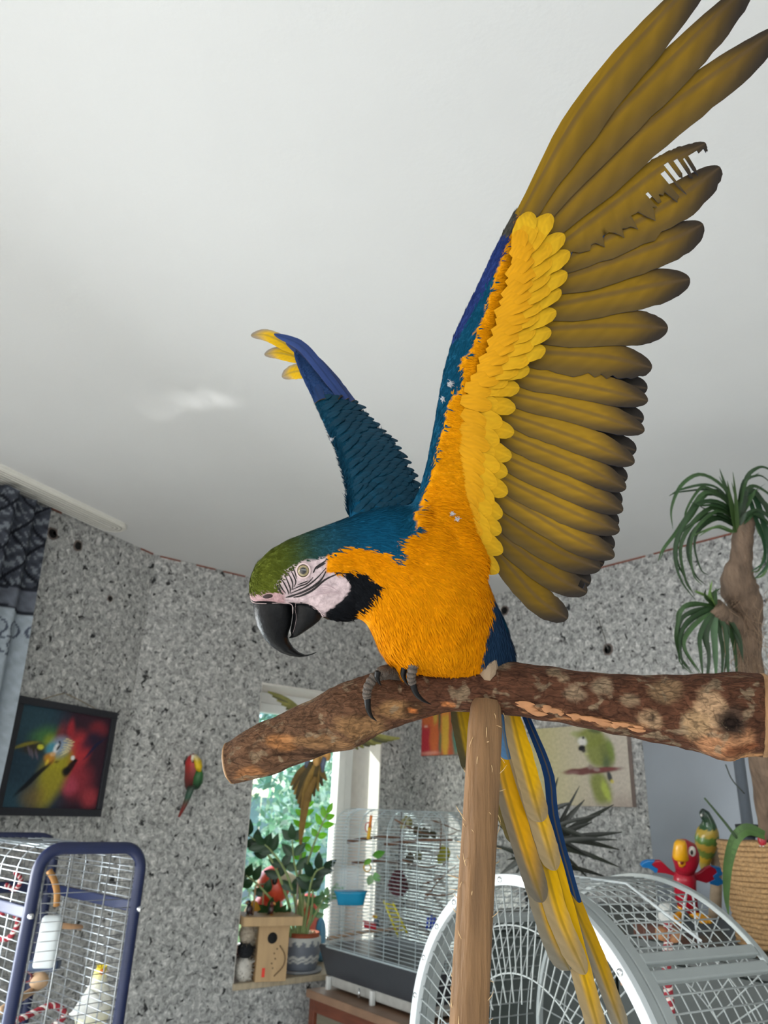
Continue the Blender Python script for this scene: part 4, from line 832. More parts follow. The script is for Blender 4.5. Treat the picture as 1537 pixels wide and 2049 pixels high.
# things in the cage
dcg = lambda a, bo, z: cg(a, bo, z)
fe = thing('water_dispenser', 'white plastic water bottle on a dark blue cup inside the blue cage', 'dispenser', tuple(P(88, 1942, 1.83)))
b = MB(); o = P(105, 1832, 1.835); dn = nrm(P(93, 1920, 1.835)-o); rt_ = e1*.0  + nrm(e1); R = []
for k, (h, w, t_) in enumerate(((0, .018, .008), (.006, .0225, .011), (.05, .0235, .012), (.108, .0245, .012), (.112, .022, .01))):
    t = np.arange(20)*2*math.pi/20; cc = o + (-ZV)*h; R.append(cc + (np.sign(np.cos(t))*np.abs(np.cos(t))**.5*w)[:, None]*RT + (np.sign(np.sin(t))*np.abs(np.sin(t))**.5*t_)[:, None]*np.cross(ZV, RT))
b.rings(R); b.build('bottle', mat('frosted_plastic', '#dfe3e4', .35, translucent=.3, namt=.02), fe)
b = MB(); c_ = P(88, 1932, 1.835); b.box(c_ - RT*.038 - ZV*.012 + np.array([0, -.016, 0]), RT*.076, np.array([0, .034, 0]), ZV*.026); b.build('cup', mat('slate_blue_plastic', '#34425a', .4), fe, bevel=.007, sm=False)
b = MB(); b.tube([P(122, 1852, 1.86), P(162, 1856, 1.93)], .0065, n=12); tag(b.build('wooden_dowel', mat('pale_dowel', '#c99c74', .6, nscale=50)), 'short pale wooden perch peg beside the white water bottle', 'perch')
b = MB(); b.tube(bez([P(98, 1742, 1.98), P(108, 1760, 1.98), P(114, 1785, 1.98), P(113, 1812, 1.98)], 14), .0085, n=10); tag(b.build('bent_perch', mat('amber_wood', '#a4743c', .5, nscale=40)), 'curved amber wooden hanging perch near the top of the blue cage', 'perch')
ROPE = mat('red_white_rope', attr=True, rough=.85, nscale=200, namt=.2)
def rope(name, pts, r, label, cols=('#8e2632', '#cfc4bd'), strands=3, n=60, turns=9):
    c = bez(pts, n); b = MB(); t = np.gradient(c, axis=0); t /= np.linalg.norm(t, axis=1)[:, None]
    for k in range(strands):
        a = np.linspace(0, turns*2*math.pi, n)+k*2*math.pi/strands; u = np.cross(t, [.3, .5, .81]); u /= np.linalg.norm(u, axis=1)[:, None]; w = np.cross(t, u)
        b.tube(c + (np.cos(a)[:, None]*u + np.sin(a)[:, None]*w)*r*.55, r*.55, n=6, c=L(cols[k % len(cols)]))
    return tag(b.build(name, ROPE), label, 'rope')
rope('rope_toy', [P(20, 2049, 1.95), P(60, 2030, 2.0), P(105, 2012, 2.05), P(130, 2030, 2.05), P(100, 2060, 2.05)], .008, 'red and white twisted rope below the cockatiel in the blue cage')
rope('rope_toy', [P(2, 1830, 1.98), P(22, 1822, 2.0), P(36, 1845, 2.0), P(20, 1875, 2.0), P(0, 1880, 2.0)], .007, 'red rope loop behind the side wires of the blue cage')
rope('rope_toy', [P(30, 1745, 2.1), P(42, 1760, 2.1), P(30, 1780, 2.1), P(12, 1770, 2.1)], .006, 'small red rope knot hanging high in the blue cage')
tb = thing('wood_block_toy', 'pale wooden block toy with red cord hanging in the blue cage', 'toy', tuple(P(78, 1965, 2.0)))
b = MB(); b.ball(P(78, 1962, 2.0), (.026, .02, .022), axes=[RT, FW, UP]); b.build('block', mat('bare_wood', '#a98a6a', .7, nscale=60), tb)
b = MB(); t = np.linspace(0, 6.2, 20); b.tube([P(54+10*math.cos(k), 1955+10*math.sin(k), 1.99) for k in t], .003, n=6); b.build('cord_ring', mat('dark_red_cord', '#5e2228', .8), tb)
b = MB(); b.tube([P(78, 1950, 2.0), P(80, 1860, 2.03), P(84, 1760, 2.07)], .0012, n=5); b.build('hanger', WIRED, tb)
# cockatiel
dk = 2.04
ck = thing('cockatiel', 'white cockatiel with yellow crest and orange cheek sitting in the blue cage', 'bird', tuple(P(190, 2075, dk)))
b = MB(); secs = [((196, 1934), (209, 1934)), ((190, 1941), (214, 1940)), ((187, 1949), (215, 1948)), ((184, 1960), (213, 1958)), ((176, 1974), (216, 1974)), ((166, 1990), (220, 1990)), ((156, 2005), (222, 2006)), ((149, 2022), (220, 2024)), ((152, 2042), (212, 2046)), ((162, 2060), (198, 2064)), ((166, 2090), (184, 2092)), ((160, 2130), (172, 2132))]
ths = (.010, .017, .021, .022, .027, .033, .037, .038, .034, .024, .012, .006)
cl = [L(k) for k in ('#e2cf3c', '#e6dc86', '#e8e2b0', '#e6e3cf', '#e0ded2', '#dcdad0', '#dcd9cc', '#dedac0', '#ddd7b4', '#d9d2a4', '#d8d2b0', '#d8d2b0')]
b.rings([section(a, c, t, dk, 24) for (a, c), t in zip(secs, ths)], np.array(cl)); b.build('body', mat('pale_plumage', attr=True, rough=.8, nscale=150, namt=.08, bump=.2, bscale=200), ck)
for k in range(7):
    p0 = P(200+k*1.2, 1938, dk-.004); tp = P(193+k*4.2, 1929-1.2*(k % 3), dk-.006+.003*(k % 2)); b = MB(); b.tube([p0, p0*.5+tp*.5+UP*.001, tp], [.0032, .003, .0008], n=6); b.build('crest_feather', mat('yellow_crest', '#d8c02a', .7), ck)
b = MB(); b.ball(P(204, 1945, dk-.019), (.0066, .0085, .0035), axes=[RT, UP, FW]); b.build('cheek_patch', mat('orange_cheek', '#cf6d1e', .8), ck)
b = MB(); b.tube(bez([P(212, 1944, dk-.008), P(217, 1947, dk-.008), P(216, 1952, dk-.008)], 8), [.005, .0048, .0046, .004, .0034, .0026, .0018, .0006], n=8); b.build('beak', mat('pale_beak', '#c9b9a6', .5), ck)
b = MB(); b.ball(P(208, 1939, dk-.0165), .0026); b.build('eye', mat('dark_eye', '#120c0a', .15), ck)
b = MB(); b.rings([section(a, c, t, dk-.03, 16) for (a, c), t in zip([((172, 1984), (182, 1980)), ((160, 2000), (200, 1994)), ((150, 2015), (205, 2012)), ((142, 2026), (176, 2040)), ((138, 2028), (146, 2036))], (.004, .010, .011, .008, .003))]); b.build('wing', mat('white_wing', '#dcdcd6', .8, bump=.2), ck)
b = MB(); b.tube([cg(.03, .12, 1.0-.025), cg(CW-.02, .40, .985-.025)], .009, n=10); tag(b.build('cage_perch', MATS['bare_wood']), 'wooden perch rod the cockatiel sits on, inside the blue cage', 'perch')

# ------------------------------------------------------------------ outside the window: garden
LEAFG = mat('sunlit_garden_leaves', attr=True, rough=.6, nscale=3, namt=.2, translucent=.35)
out_n = -nB
def tree(name, label, cen, rx, rz, nleaf, cols, size):
    t = thing(name, label, 'tree', (cen[0], cen[1], -.1), 'garden trees outside the window')
    b = MB(); b.tube([np.array([cen[0], cen[1], -.1]), np.array([cen[0]+.1, cen[1], cen[2]*.5]), cen], [.12, .09, .03], n=8); b.build('trunk', mat('garden_trunk', '#7d7060', .9), t)
    n = nleaf; d = RNG.normal(size=(n, 3)); d /= np.linalg.norm(d, axis=1)[:, None]; r = RNG.uniform(.55, 1, n)**.5
    lump = 1+.25*noise3(d*1.0, 6, int(cen[0]*10) % 97); p = np.array(cen) + d*np.array([rx, rx, rz])*(r*lump)[:, None]
    a = RNG.normal(size=(n, 3)); a /= np.linalg.norm(a, axis=1)[:, None]; w = np.cross(a, RNG.normal(size=(n, 3))); w /= np.linalg.norm(w, axis=1)[:, None]
    s = RNG.uniform(.6, 1.3, n)[:, None]*size
    V = np.stack([p-a*s, p+w*s*.45, p+a*s, p-w*s*.45], 1).reshape(-1, 3); cc = np.array([L(k) for k in cols])[RNG.integers(0, len(cols), n)]*RNG.uniform(.45, .95, (n, 1))
    b = MB(); b.v.append(V); b.c.append(np.repeat(cc, 4, 0)); b.f = [(4*i, 4*i+1, 4*i+2, 4*i+3) for i in range(n)]; b.n = 4*n
    b.build('foliage', LEAFG, t, kind='stuff')
wc = fB(.95, 0, 0)
def outp(dist, lat, z): return wc + np.array([-.12, .99, 0])*dist + np.array([.99, .12, 0])*lat + ZV*z
GR = ('#9fc4a0', '#86b58c', '#b9d6b4', '#6fa27a', '#c8dcc8')
tree('garden_shrub', 'dense bright green shrub beyond the window glass, nearest the pane', outp(3.2, .55, 1.0), .95, .95, 2600, GR, .05)
tree('garden_tree', 'pale green leafy tree standing beyond the window glass', outp(5.2, -.75, 1.9), 1.3, 1.5, 3600, ('#a9cdb4', '#8fbf9c', '#c3dccb', '#7fb08c'), .06)
tree('garden_tree', 'tall blue green garden tree seen high through the window', outp(8.0, 1.2, 3.0), 1.9, 2.0, 3600, ('#9cc4be', '#86b3a6', '#b4d4d0'), .09)
b = MB(); c_ = outp(7, 0, -.22); b.box(c_ - np.array([9, 4.5, 0]), (18, 0, 0), (0, 14, 0), (0, 0, .1)); struct(b.build('ground', mat('garden_lawn', '#6f8f5a', .9, nscale=4, namt=.3), sm=False))
b = MB(); b.box((-8, -6, -.2), (16, 0, 0), (0, 13.2, 0), (0, 0, .095)); struct(b.build('added_bounce_paving', mat('pale_bounce_paving', '#cfc9bd', .8, nscale=5, namt=.1), sm=False))  # unseen pale slab added to bounce sunlight up through the window onto the ceiling
# wooden garden fence far behind
fen = thing('garden_fence', 'pale board fence at the far side of the garden', 'fence', tuple(outp(10.5, 0, -.1)))
for k in range(26): b = MB(); b.box(outp(10.5, -3.4+.27*k, -.1), np.array([.25, .03, 0]), np.array([0, .03, 0]), ZV*1.7); b.build('board', mat('weathered_board', '#9aa8a8', .8, nscale=8, namt=.15), fen, sm=False)

# ------------------------------------------------------------------ things in the window niche
sill_z = WIN1[2]+.004
# nest box with a tray roof
bxo = fB(.70, -.13, sill_z)
nb = thing('nest_box', 'pale wooden nest box with round hole and flat tray roof on the window sill', 'nest box', tuple(bxo))
PINE = mat('pale_pine', '#b79870', .6, nscale=30, namt=.12, stretch=(1, 1, .2)); PINED = mat('pine_edge', '#a3835c', .6, nscale=30, namt=.12)
bw, bd_, bh = .135, .12, .215
f1_ = nrm(np.array([.93, .37, 0])); f2_ = np.array([-f1_[1], f1_[0], 0]); bo = hit(510, 1966, ZV, (0, 0, sill_z)); bo = bo*[1, 1, 0] + ZV*sill_z
def bxp(a, d, z): return bo + f1_*a + f2_*d + ZV*z
for nm, o, x_, y_, z_ in (('front_board', bxp(0, 0, 0), f1_*bw, f2_*.012, ZV*bh), ('side_board', bxp(0, .012, 0), f1_*.012, f2_*(bd_-.024), ZV*bh), ('side_board', bxp(bw-.012, .012, 0), f1_*.012, f2_*(bd_-.024), ZV*bh), ('back_board', bxp(0, bd_-.012, 0), f1_*bw, f2_*.012, ZV*bh)):
    b = MB(); b.box(o, x_, y_, z_); b.build(nm, PINE if nm == 'front_board' else PINED, nb, sm=False, bevel=.002)
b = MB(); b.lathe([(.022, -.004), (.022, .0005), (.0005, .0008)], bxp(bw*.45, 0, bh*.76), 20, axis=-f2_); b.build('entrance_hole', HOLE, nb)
b = MB(); b.tube(bez([bxp(.08, -.002, .02), bxp(.115, -.014, .06), bxp(.118, -.014, .10), bxp(.095, -.002, .135)], 12), .0022, n=6); b.build('bent_twig', mat('dark_twig', '#6b5238', .7), nb)
for k, (a, z) in enumerate(((.072, .05), (.066, .068), (.080, .085), (.074, .105), (.085, .122))): b = MB(); b.ball(bxp(a, -.001, z), (.004, .0015, .0035), n=8, k=5); b.build('burnt_mark', mat('burnt_print', '#6a5740', .8), nb)
b = MB(); b.box(bxp(.026, -.0015, .018), f1_*.013, f2_*.0015, ZV*.034); b.build('sticker', mat('red_sticker', '#e03a28', .5), nb, sm=False)
b = MB(); b.box(bxp(-.085, -.055, bh), f1_*.262, f2_*(bd_+.07), ZV*.036); b.build('tray_roof', PINE, nb, sm=False, bevel=.003)
b = MB()
for a, d in ((-.03, .02), (.03, .1)): b.tube([bxp(a, d, bh+.03), bxp(a, d, bh+.15)], .004, n=6)
b.tube([bxp(-.03, .02, bh+.15), bxp(.03, .1, bh+.15)], .004, n=6); b.build('tray_rail', PINED, nb)
b = MB(); b.tube([bxp(.165, .03, bh+.02), bxp(.168, .03, bh+.20), bxp(.172, .03, bh+.34)], .0045, n=7); b.build('support_stick', mat('grey_stick', '#8d7f6f', .8), nb)
rz = bh+.036
CERA = mat('figurine_paint', attr=True, rough=.35, nscale=30, namt=.06, coat=.2)
def figurine(name, label, o, h, cb, cw, ch, cbk, face=(1, 0, 0), tail=True, group=None):
    """small perched parrot figure: body, head, wings, beak, eye, tail"""
    f = nrm(np.array(face)); s_ = np.cross(ZV, f); t = thing(name, label, 'figurine', tuple(o), group)
    def part(nm, p, r, c, ax=None): b = MB(); b.ball(o + f*p[0]*h + s_*p[1]*h + ZV*p[2]*h, np.array(r)*h, axes=[f, s_, ZV] if ax is None else ax, c=L(c), n=16, k=11); return b.build(nm, CERA, t)
    part('body', (0, 0, .38), (.21, .20, .36), cb); part('head', (.06, 0, .80), (.19, .17, .19), ch)
    for k in (-1, 1):
        part('wing', (-.05, .17*k, .38), (.14, .06, .28), cw); part('eye', (.17, .12*k, .85), (.03, .03, .04), '#15110f'); part('foot', (.08, .09*k, .03), (.10, .05, .035), cbk)
    b = MB(); b.tube(bez([o+ZV*.86*h+f*.18*h, o+ZV*.84*h+f*.32*h, o+ZV*.72*h+f*.33*h], 8), np.linspace(.10, .02, 8)*h, n=10, c=L(cbk)); b.build('beak', CERA, t)
    if tail: b = MB(); b.tube([o+ZV*.25*h-f*.12*h, o+ZV*.1*h-f*.26*h, o+ZV*.02*h-f*.40*h], [.10*h, .08*h, .03*h], n=8, c=L(cw)); b.build('tail', CERA, t)
    return t
figurine('parrot_figurine', 'brown and black bird figurine on the nest box tray roof', bxp(.045, .0, rz), .055, '#4a1f1a', '#1d1a1c', '#5a1d18', '#c9863a', (.8, -.5, 0))
figurine('parrot_figurine', 'dark little bird figurine at the wall end of the nest box tray', bxp(-.055, .0, rz), .06, '#26201f', '#3a1a18', '#191617', '#8a6a40', (-.6, -.7, 0))
figurine('parrot_figurine', 'large glossy red parrot figurine with yellow and blue wing behind the pot plant', hit(530, 1880, nB, fB(0, -.17, 0))*[1, 1, 0] + ZV*(sill_z), .44, '#d8452e', '#e0a92a', '#e2543a', '#e8d8c0', (.75, -.5, 0))
figurine('parrot_figurine', 'round pink red parrot figurine next to the large red one on the sill', hit(618, 1880, nB, fB(0, -.20, 0))*[1, 1, 0] + ZV*(sill_z), .31, '#dd6a58', '#3f86b0', '#d65544', '#e6c9a0', (-.5, -.8, 0))
# black and white plush behind the nest box
pl = hit(486, 1960, nB, fB(0, -.03, 0))*[1, 1, 0] + ZV*sill_z
ps = thing('plush_toy', 'fluffy black and white plush wedged between nest box and stone wall', 'plush toy', tuple(pl))
for nm, dz, r, c in (('body', .045, (.036, .036, .05), '#c9c4bc'), ('middle', .115, (.034, .034, .035), '#17181d'), ('head', .175, (.035, .035, .04), '#a89c8c')):
    b = MB(); b.ball(pl + ZV*dz, r, c=L(c))
    for k in range(220):
        d = nrm(RNG.normal(size=3)); p0 = pl + ZV*dz + d*np.array(r)*.97; b.tube([p0, p0+d*.012+RNG.normal(0, .004, 3)], [.0014, .0004], n=3, c=L(c))
    b.build(nm, mat('plush_fur', attr=True, rough=.9, namt=.15), ps)
# pot plant
pc = hit(597, 1955, nB, fB(0, -.11, 0)); pc = pc*[1, 1, 0] + ZV*sill_z
zz_ = thing('potted_zamioculcas', 'glossy leaved pot plant in a grey and white patterned pot on the window sill', 'potted plant', tuple(pc))
b = MB(); nseg = 64; prof = np.array([(.066, 0), (.078, .012), (.088, .05), (.093, .09), (.094, .12), (.092, .14), (.087, .14), (.086, .11), (.02, .105)])
hs = np.concatenate([np.linspace(0, .14, 36)]); Rr = np.interp(hs, prof[:6, 1], prof[:6, 0]); th_ = np.arange(nseg)*2*math.pi/nseg; RG = []; CG = []
for h, r in zip(hs, Rr):
    RG.append(pc + ZV*h + r*np.stack([np.cos(th_), np.sin(th_), 0*th_], 1)); z_ = (np.abs(((th_*14/6.283) % 1)-.5)*2)
    w = (h > .128) | ((h > .105) & (z_*.03+.100 < h)) | ((np.abs(h-.055-.012*z_) < .006)) | (np.abs(h-.04-.012*z_) < .004); CG.append(np.where(w[:, None], L('#c9c9c6'), L('#6f7480')))
b.rings(RG, np.concatenate(CG)); b.build('cover_pot', mat('patterned_ceramic', attr=True, rough=.5, namt=.06), zz_)
b = MB(); b.lathe([(.080, .10), (.084, .14), (.086, .158), (.080, .158), (.077, .142), (.02, .140)], pc, 32); b.build('inner_pot', mat('terracotta', '#9a4a2c', .7), zz_)
b = MB(); b.lathe([(.10, 0), (.105, .006), (.105, .012), (.07, .008)], pc, 32); b.build('saucer', mat('grey_saucer', '#8b8d92', .5), zz_)
b = MB()
for k in range(60):
    a = RNG.uniform(0, 6.28); r = .07*math.sqrt(RNG.uniform()); b.ball(pc + np.array([r*math.cos(a), r*math.sin(a), .146+RNG.uniform(0, .012)]), RNG.uniform(.004, .010), n=6, k=5, c=L(('#c9b59a', '#8f7a60', '#d8cbb5')[k % 3]))
b.build('pebbles', mat('pebble_mix', attr=True, rough=.8), zz_, kind='stuff')
ZLEAF = mat('glossy_dark_leaf', attr=True, rough=.3, nscale=20, namt=.12, spec=.5, translucent=.3)
def leaf(parent, p, d, up_, l, w, c, name='leaf', m_=None, droop=.15, n=7):
    d = nrm(d); s_ = nrm(np.cross(d, up_)); n_ = np.cross(s_, d); u = np.linspace(0, 1, n); pr = np.sin(np.pi*u**.85)*.98+.02
    mid_ = [p + d*l*k - n_*droop*l*k*k for k in u]; G = [[q_ + s_*e*w*a + n_*abs(e)*w*a*.25 for e in (-1, -.5, 0, .5, 1)] for q_, a in zip(mid_, pr)]
    b = MB(); b.grid(G, L(c)*RNG.uniform(.85, 1.15)); b.grid(np.array(G)-n_*.0006, L(c)*.8, flip=True); return b.build(name, m_ or ZLEAF, parent)
dz = float((pc-CAM) @ FW)
stems = [ # photo points of each stem, leaf length, leaf colour, first leaf position along the stem
 ([(598, 1880), (600, 1790), (602, 1700), (606, 1640), (612, 1600)], .050, '#7fd414', .45, 0.0),
 ([(602, 1880), (606, 1800), (618, 1720), (640, 1660), (655, 1628)], .055, '#84d41c', .55, -.04),
 ([(592, 1880), (575, 1800), (548, 1730), (520, 1690), (498, 1672)], .075, '#27452b', .42, .05),
 ([(596, 1880), (592, 1810), (572, 1745), (545, 1705), (530, 1690)], .075, '#2b4a2e', .35, .07),
 ([(590, 1880), (565, 1830), (535, 1790), (505, 1760), (492, 1752)], .075, '#2a4a2a', .50, .08),
 ([(606, 1880), (616, 1810), (622, 1770), (632, 1745), (648, 1735)], .075, '#23402a', .45, .09),
 ([(604, 1880), (625, 1840), (648, 1800), (672, 1785)], .050, '#6f9c66', .4, -.03),
 ([(600, 1885), (606, 1830), (596, 1760), (588, 1720), (585, 1680)], .075, '#2f5230', .40, .06),
 ([(610, 1885), (622, 1830), (626, 1790), (622, 1750)], .06, '#3f6b38', .5, .04),
 ([(588, 1885), (570, 1850), (556, 1830), (540, 1822)], .065, '#35562f', .4, .08)]
for pts, ll, c, t0, dd_ in stems:
    w3 = bez([P(x, y, dz-dd_*k/(len(pts)-1)) for k, (x, y) in enumerate(pts)], 26); b = MB(); b.tube(w3, np.linspace(.0085, .0028, 26), n=7); b.build('stem', mat('pale_green_stem', '#8fa06a', .5, nscale=40, namt=.2), zz_)
    k0 = int(t0*26)
    for j, k in enumerate(range(k0, 26, 3 if ll < .06 else 5)):
        tg = nrm(w3[min(k+1, 25)]-w3[k-1]); sd = nrm(np.cross(tg, FW)); r_ = RNG.normal(0, .15, 3)
        for e in (-1, 1): leaf(zz_, w3[k], tg*.7 + sd*e*.9 + r_, -FW+UP*.3, ll*RNG.uniform(.8, 1.15), ll*.27, c)
    leaf(zz_, w3[25], nrm(w3[25]-w3[22]), -FW, ll, ll*.25, c)
# hanging parrot mobile made of feather slips
hp = P(632, 1512, 3.30)
hm = thing('hanging_parrot', 'olive wooden parrot mobile with spread feather wings hanging before the window', 'hanging ornament', tuple(hp))
OLF = mat('olive_feather_slip', attr=True, rough=.6, nscale=30, namt=.2, translucent=.25)
b = MB(); b.rings([section(a, c, t, 3.30, 16) for (a, c), t in zip([((640, 1445), (655, 1440)), ((630, 1462), (665, 1455)), ((626, 1485), (662, 1480)), ((625, 1508), (655, 1505)), ((630, 1530), (645, 1530))], (.01, .03, .036, .03, .01))], np.array([L(k) for k in ('#8f9a50', '#8f8f48', '#b09a4c', '#d8b070', '#e0b878')])); b.build('body', OLF, hm)
b = MB(); b.ball(P(633, 1520, 3.27), (.017, .017, .03), axes=[RT, FW, UP], c=L('#e0b06a')); b.build('thigh', OLF, hm)
b = MB(); b.ball(P(655, 1512, 3.29), (.017, .017, .024), axes=[RT, FW, UP], c=L('#d8a25c')); b.build('thigh', OLF, hm)
for x0, y0, x1, y1 in ((622, 1508, 612, 1536), (650, 1515, 646, 1545)): b = MB(); b.tube([P(x0, y0, 3.28), P((x0+x1)/2-2, (y0+y1)/2, 3.275), P(x1, y1, 3.28)], [.010, .012, .005], n=8, c=L('#6f7890')); b.build('foot', OLF, hm)
def slip(x0, y0, x1, y1, w, c, d=3.30, bend=4):
    u = np.linspace(0, 1, 7); nx_, ny_ = -(y1-y0), (x1-x0); ln_ = math.hypot(nx_, ny_); G = []
    for k in u:
        cx, cy_ = x0+(x1-x0)*k + nx_/ln_*bend*math.sin(3.14*k), y0+(y1-y0)*k + ny_/ln_*bend*math.sin(3.14*k); hw_ = w*(.35+.65*math.sin(3.14*min(1, k*.9+.1)))
        G.append([P(cx+nx_/ln_*hw_*e, cy_+ny_/ln_*hw_*e, d+.012*k-.004*(1-abs(e))) for e in (-1, 0, 1)])
    b = MB(); b.grid(G, L(c)); b.grid(np.array(G)+FW*.0015, L(c)*.8, flip=True); b.build('feather_slip', OLF, hm)
for k in range(7): slip(605+k*2, 1424+k*1.5, 536+k*9, 1384+k*8.5, 5.5, ('#7d7a3c', '#5e5c38', '#8f8a48')[k % 3], 3.29)
for k in range(8): slip(712+k*5, 1478-k*1.5, 716+k*12, 1500-k*3.2, 5, ('#6d6a3a', '#8f8c4c', '#55543a')[k % 3], 3.32)
for k in range(13):
    a = (k-6)/6; slip(632+a*10, 1524+abs(a)*2, 618+a*36+(6-abs(k-6))*-2.5, 1572+(6-abs(k-6))*9 - max(0, a)*10, 6, ('#7a6130', '#5d4c28', '#9a7a38', '#4f4426')[k % 4], 3.29+.002*(k % 3))
for (x0, y0, x1, y1) in ((628, 1560, 604, 1650), (622, 1575, 601, 1690), (632, 1555, 610, 1625)): slip(x0, y0, x1, y1, 7, '#8a6a30', 3.275)
b = MB(); top_ = hit(645, 1395, nB, fB(0, -.12, 0)); b.tube([P(648, 1442, 3.30), top_*[1, 1, 0] + ZV*(WIN1[3]-.006)], .0012, n=5); b.build('hanging_string', mat('grey_string', '#8a877f', .9), hm)

# ------------------------------------------------------------------ dresser and the budgie cage in the corner
DS0, DS1, DN = .17, 1.15, .665; DT = .745
MAH = mat('mahogany_brown', '#6a3826', .45, nscale=10, namt=.2, stretch=(1, 1, 6)); TOPW = mat('worn_dresser_top', '#8d6e58', .4, nscale=8, namt=.2)
ds = thing('dresser', 'brown wooden dresser with a woven grey front under the budgie cage', 'dresser', tuple(fC((DS0+DS1)/2, DN/2, 0)))
def bxC(b, s0_, s1_, n0, n1, q0, q1): b.box(fC(s0_, n0, q0), dC*(s1_-s0_), nC*(n1-n0), ZV*(q1-q0)); return b
bxC(MB(), DS0, DS1, .02, DN-.025, 0, DT-.03).build('carcass', MAH, ds, sm=False)
bxC(MB(), DS0-.015, DS1+.015, .015, DN+.01, DT-.03, DT).build('top', TOPW, ds, sm=False, bevel=.004)
fr = MB()
for a in ((DS0, DS0+.035, .03, DT-.03), (DS1-.035, DS1, .03, DT-.03), (DS0+.035, DS1-.035, DT-.075, DT-.03), (DS0+.035, DS1-.035, .03, .08)): bxC(fr, a[0], a[1], DN-.025, DN, a[2], a[3])
fr.build('front_frame', MAH, ds, sm=False, bevel=.003)
REED = mat('grey_reed', '#8b8472', .7, nscale=60, namt=.15)
first = None
for k, s_ in enumerate(np.arange(DS0+.04, DS1-.04, .0115)):
    if first is None:
        b = MB(); b.tube([fC(s_, DN-.02, .085), fC(s_, DN-.02, DT-.08)], .0042, n=6); first = b.build('reed', REED, ds); s_first = s_
    else:
        o = first.copy(); col.objects.link(o); o.parent = ds; o.location = dC*(s_-s_first)
# cage
BS0, BS1, BN0, BN1, BZ = .165, .86, .20, .625, DT
bc_ = thing('budgie_cage', 'silver wire bird cage with a dark grey tray, full of toys, on the dresser', 'bird cage', tuple(fC((BS0+BS1)/2, (BN0+BN1)/2, BZ)))
def tray_ring(z, i): return np.array([fC(BS0+i, BN1-i, z), fC(BS1-i, BN1-i, z), fC(BS1-i, BN0+i, z), fC(BS0+i, BN0+i, z)])
b = MB(); b.rings([tray_ring(BZ+.012, .035), tray_ring(BZ+.05, .03)][::-1]); b.build('tray_foot', mat('pale_grey_plastic', '#b9b8b3', .4), bc_, sm=False, bevel=.004)
b = MB(); b.rings([tray_ring(BZ+.165, 0), tray_ring(BZ+.155, -.004), tray_ring(BZ+.05, .025), tray_ring(BZ+.048, .06)]); b.build('tray', mat('charcoal_plastic', '#3c3f45', .35, namt=.04), bc_, sm=False, bevel=.004)
for s_ in (BS0+.05, .52, BS1-.05):
    b = MB(); b.box(fC(s_-.008, BN1-.03, BZ), dC*.016, nC*.02, ZV*.05); b.build('foot', mat('white_foot', '#d8d8d6', .4), bc_, sm=False, bevel=.003)
BW = mat('pale_blue_wire', '#c3d0d4', .35, metal=.35, namt=.04); zt = 1.455; zb = BZ+.16; rr_ = .09
def prof_side(a):                           # arch profile across the cage depth: front up and over
    k = np.linspace(0, math.pi/2, 9); w = (BN1-BN0); pts = [(BN1, zb), (BN1, zt-rr_)] + [(BN1-rr_+rr_*math.cos(j), zt-rr_+rr_*math.sin(j)) for j in k[1:]]
    pts += [(BN0+rr_-rr_*math.sin(j), zt-rr_+rr_*math.cos(j)) for j in k] + [(BN0, zb)]
    return [fC(a, n_, z) for n_, z in pts]
def corner_path(z, inset):                  # horizontal wire all round
    r = .06; pts = []; cs = [(BS0+inset+r, BN1-inset-r, 90), (BS1-inset-r, BN1-inset-r, 0), (BS1-inset-r, BN0+inset+r, -90), (BS0+inset+r, BN0+inset+r, 180)]
    for (s_, n_, a0) in cs:
        for k in np.linspace(0, -90, 5):
            a = math.radians(a0+90+k) if False else math.radians(a0+90+k); pts.append(fC(s_+r*math.cos(a), n_+r*math.sin(a), z))
    pts.append(pts[0]); return pts
b = MB()
for z in np.arange(zb+.008, zt-rr_, .0135): b.tube(corner_path(z, 0), .0013, n=4, cap=False)
for k in np.linspace(.06, math.pi/2, 10): b.tube(corner_path(zt-rr_+rr_*math.sin(k), rr_*(1-math.cos(k))), .0010, n=4, cap=False)
b.build('horizontal_wires', BW, bc_, kind='stuff')
b = MB()
for s_ in np.arange(BS0+.06, BS1-.03, .095): b.tube(prof_side(s_), .0017, n=5)
for n_ in np.arange(BN0+.06, BN1-.03, .09):
    for s_, e in ((BS0, 1), (BS1, -1)): b.tube([fC(s_, n_, zb), fC(s_, n_, zt-rr_), fC(s_+e*rr_*.3, n_, zt-rr_*.3), fC(s_+e*rr_, n_, zt)], .0017, n=5)
for n_ in np.arange(BN0+rr_, BN1-rr_+.01, .0135): b.tube([fC(BS0+rr_, n_, zt), fC(BS1-rr_, n_, zt)], .0010, n=4)
b.build('upright_wires', BW, bc_, kind='stuff')
b = MB(); b.tube(corner_path(zb, -.001), .004, n=6, cap=False); b.build('base_rim', BW, bc_)
for s_ in (BS0+.30,):
    b = MB(); b.tube([fC(s_, BN1+.004, BZ+.02), fC(s_, BN1+.006, BZ+.05)], [.006, .003], n=8); b.build('clip', MATS['polished_screw'], bc_)
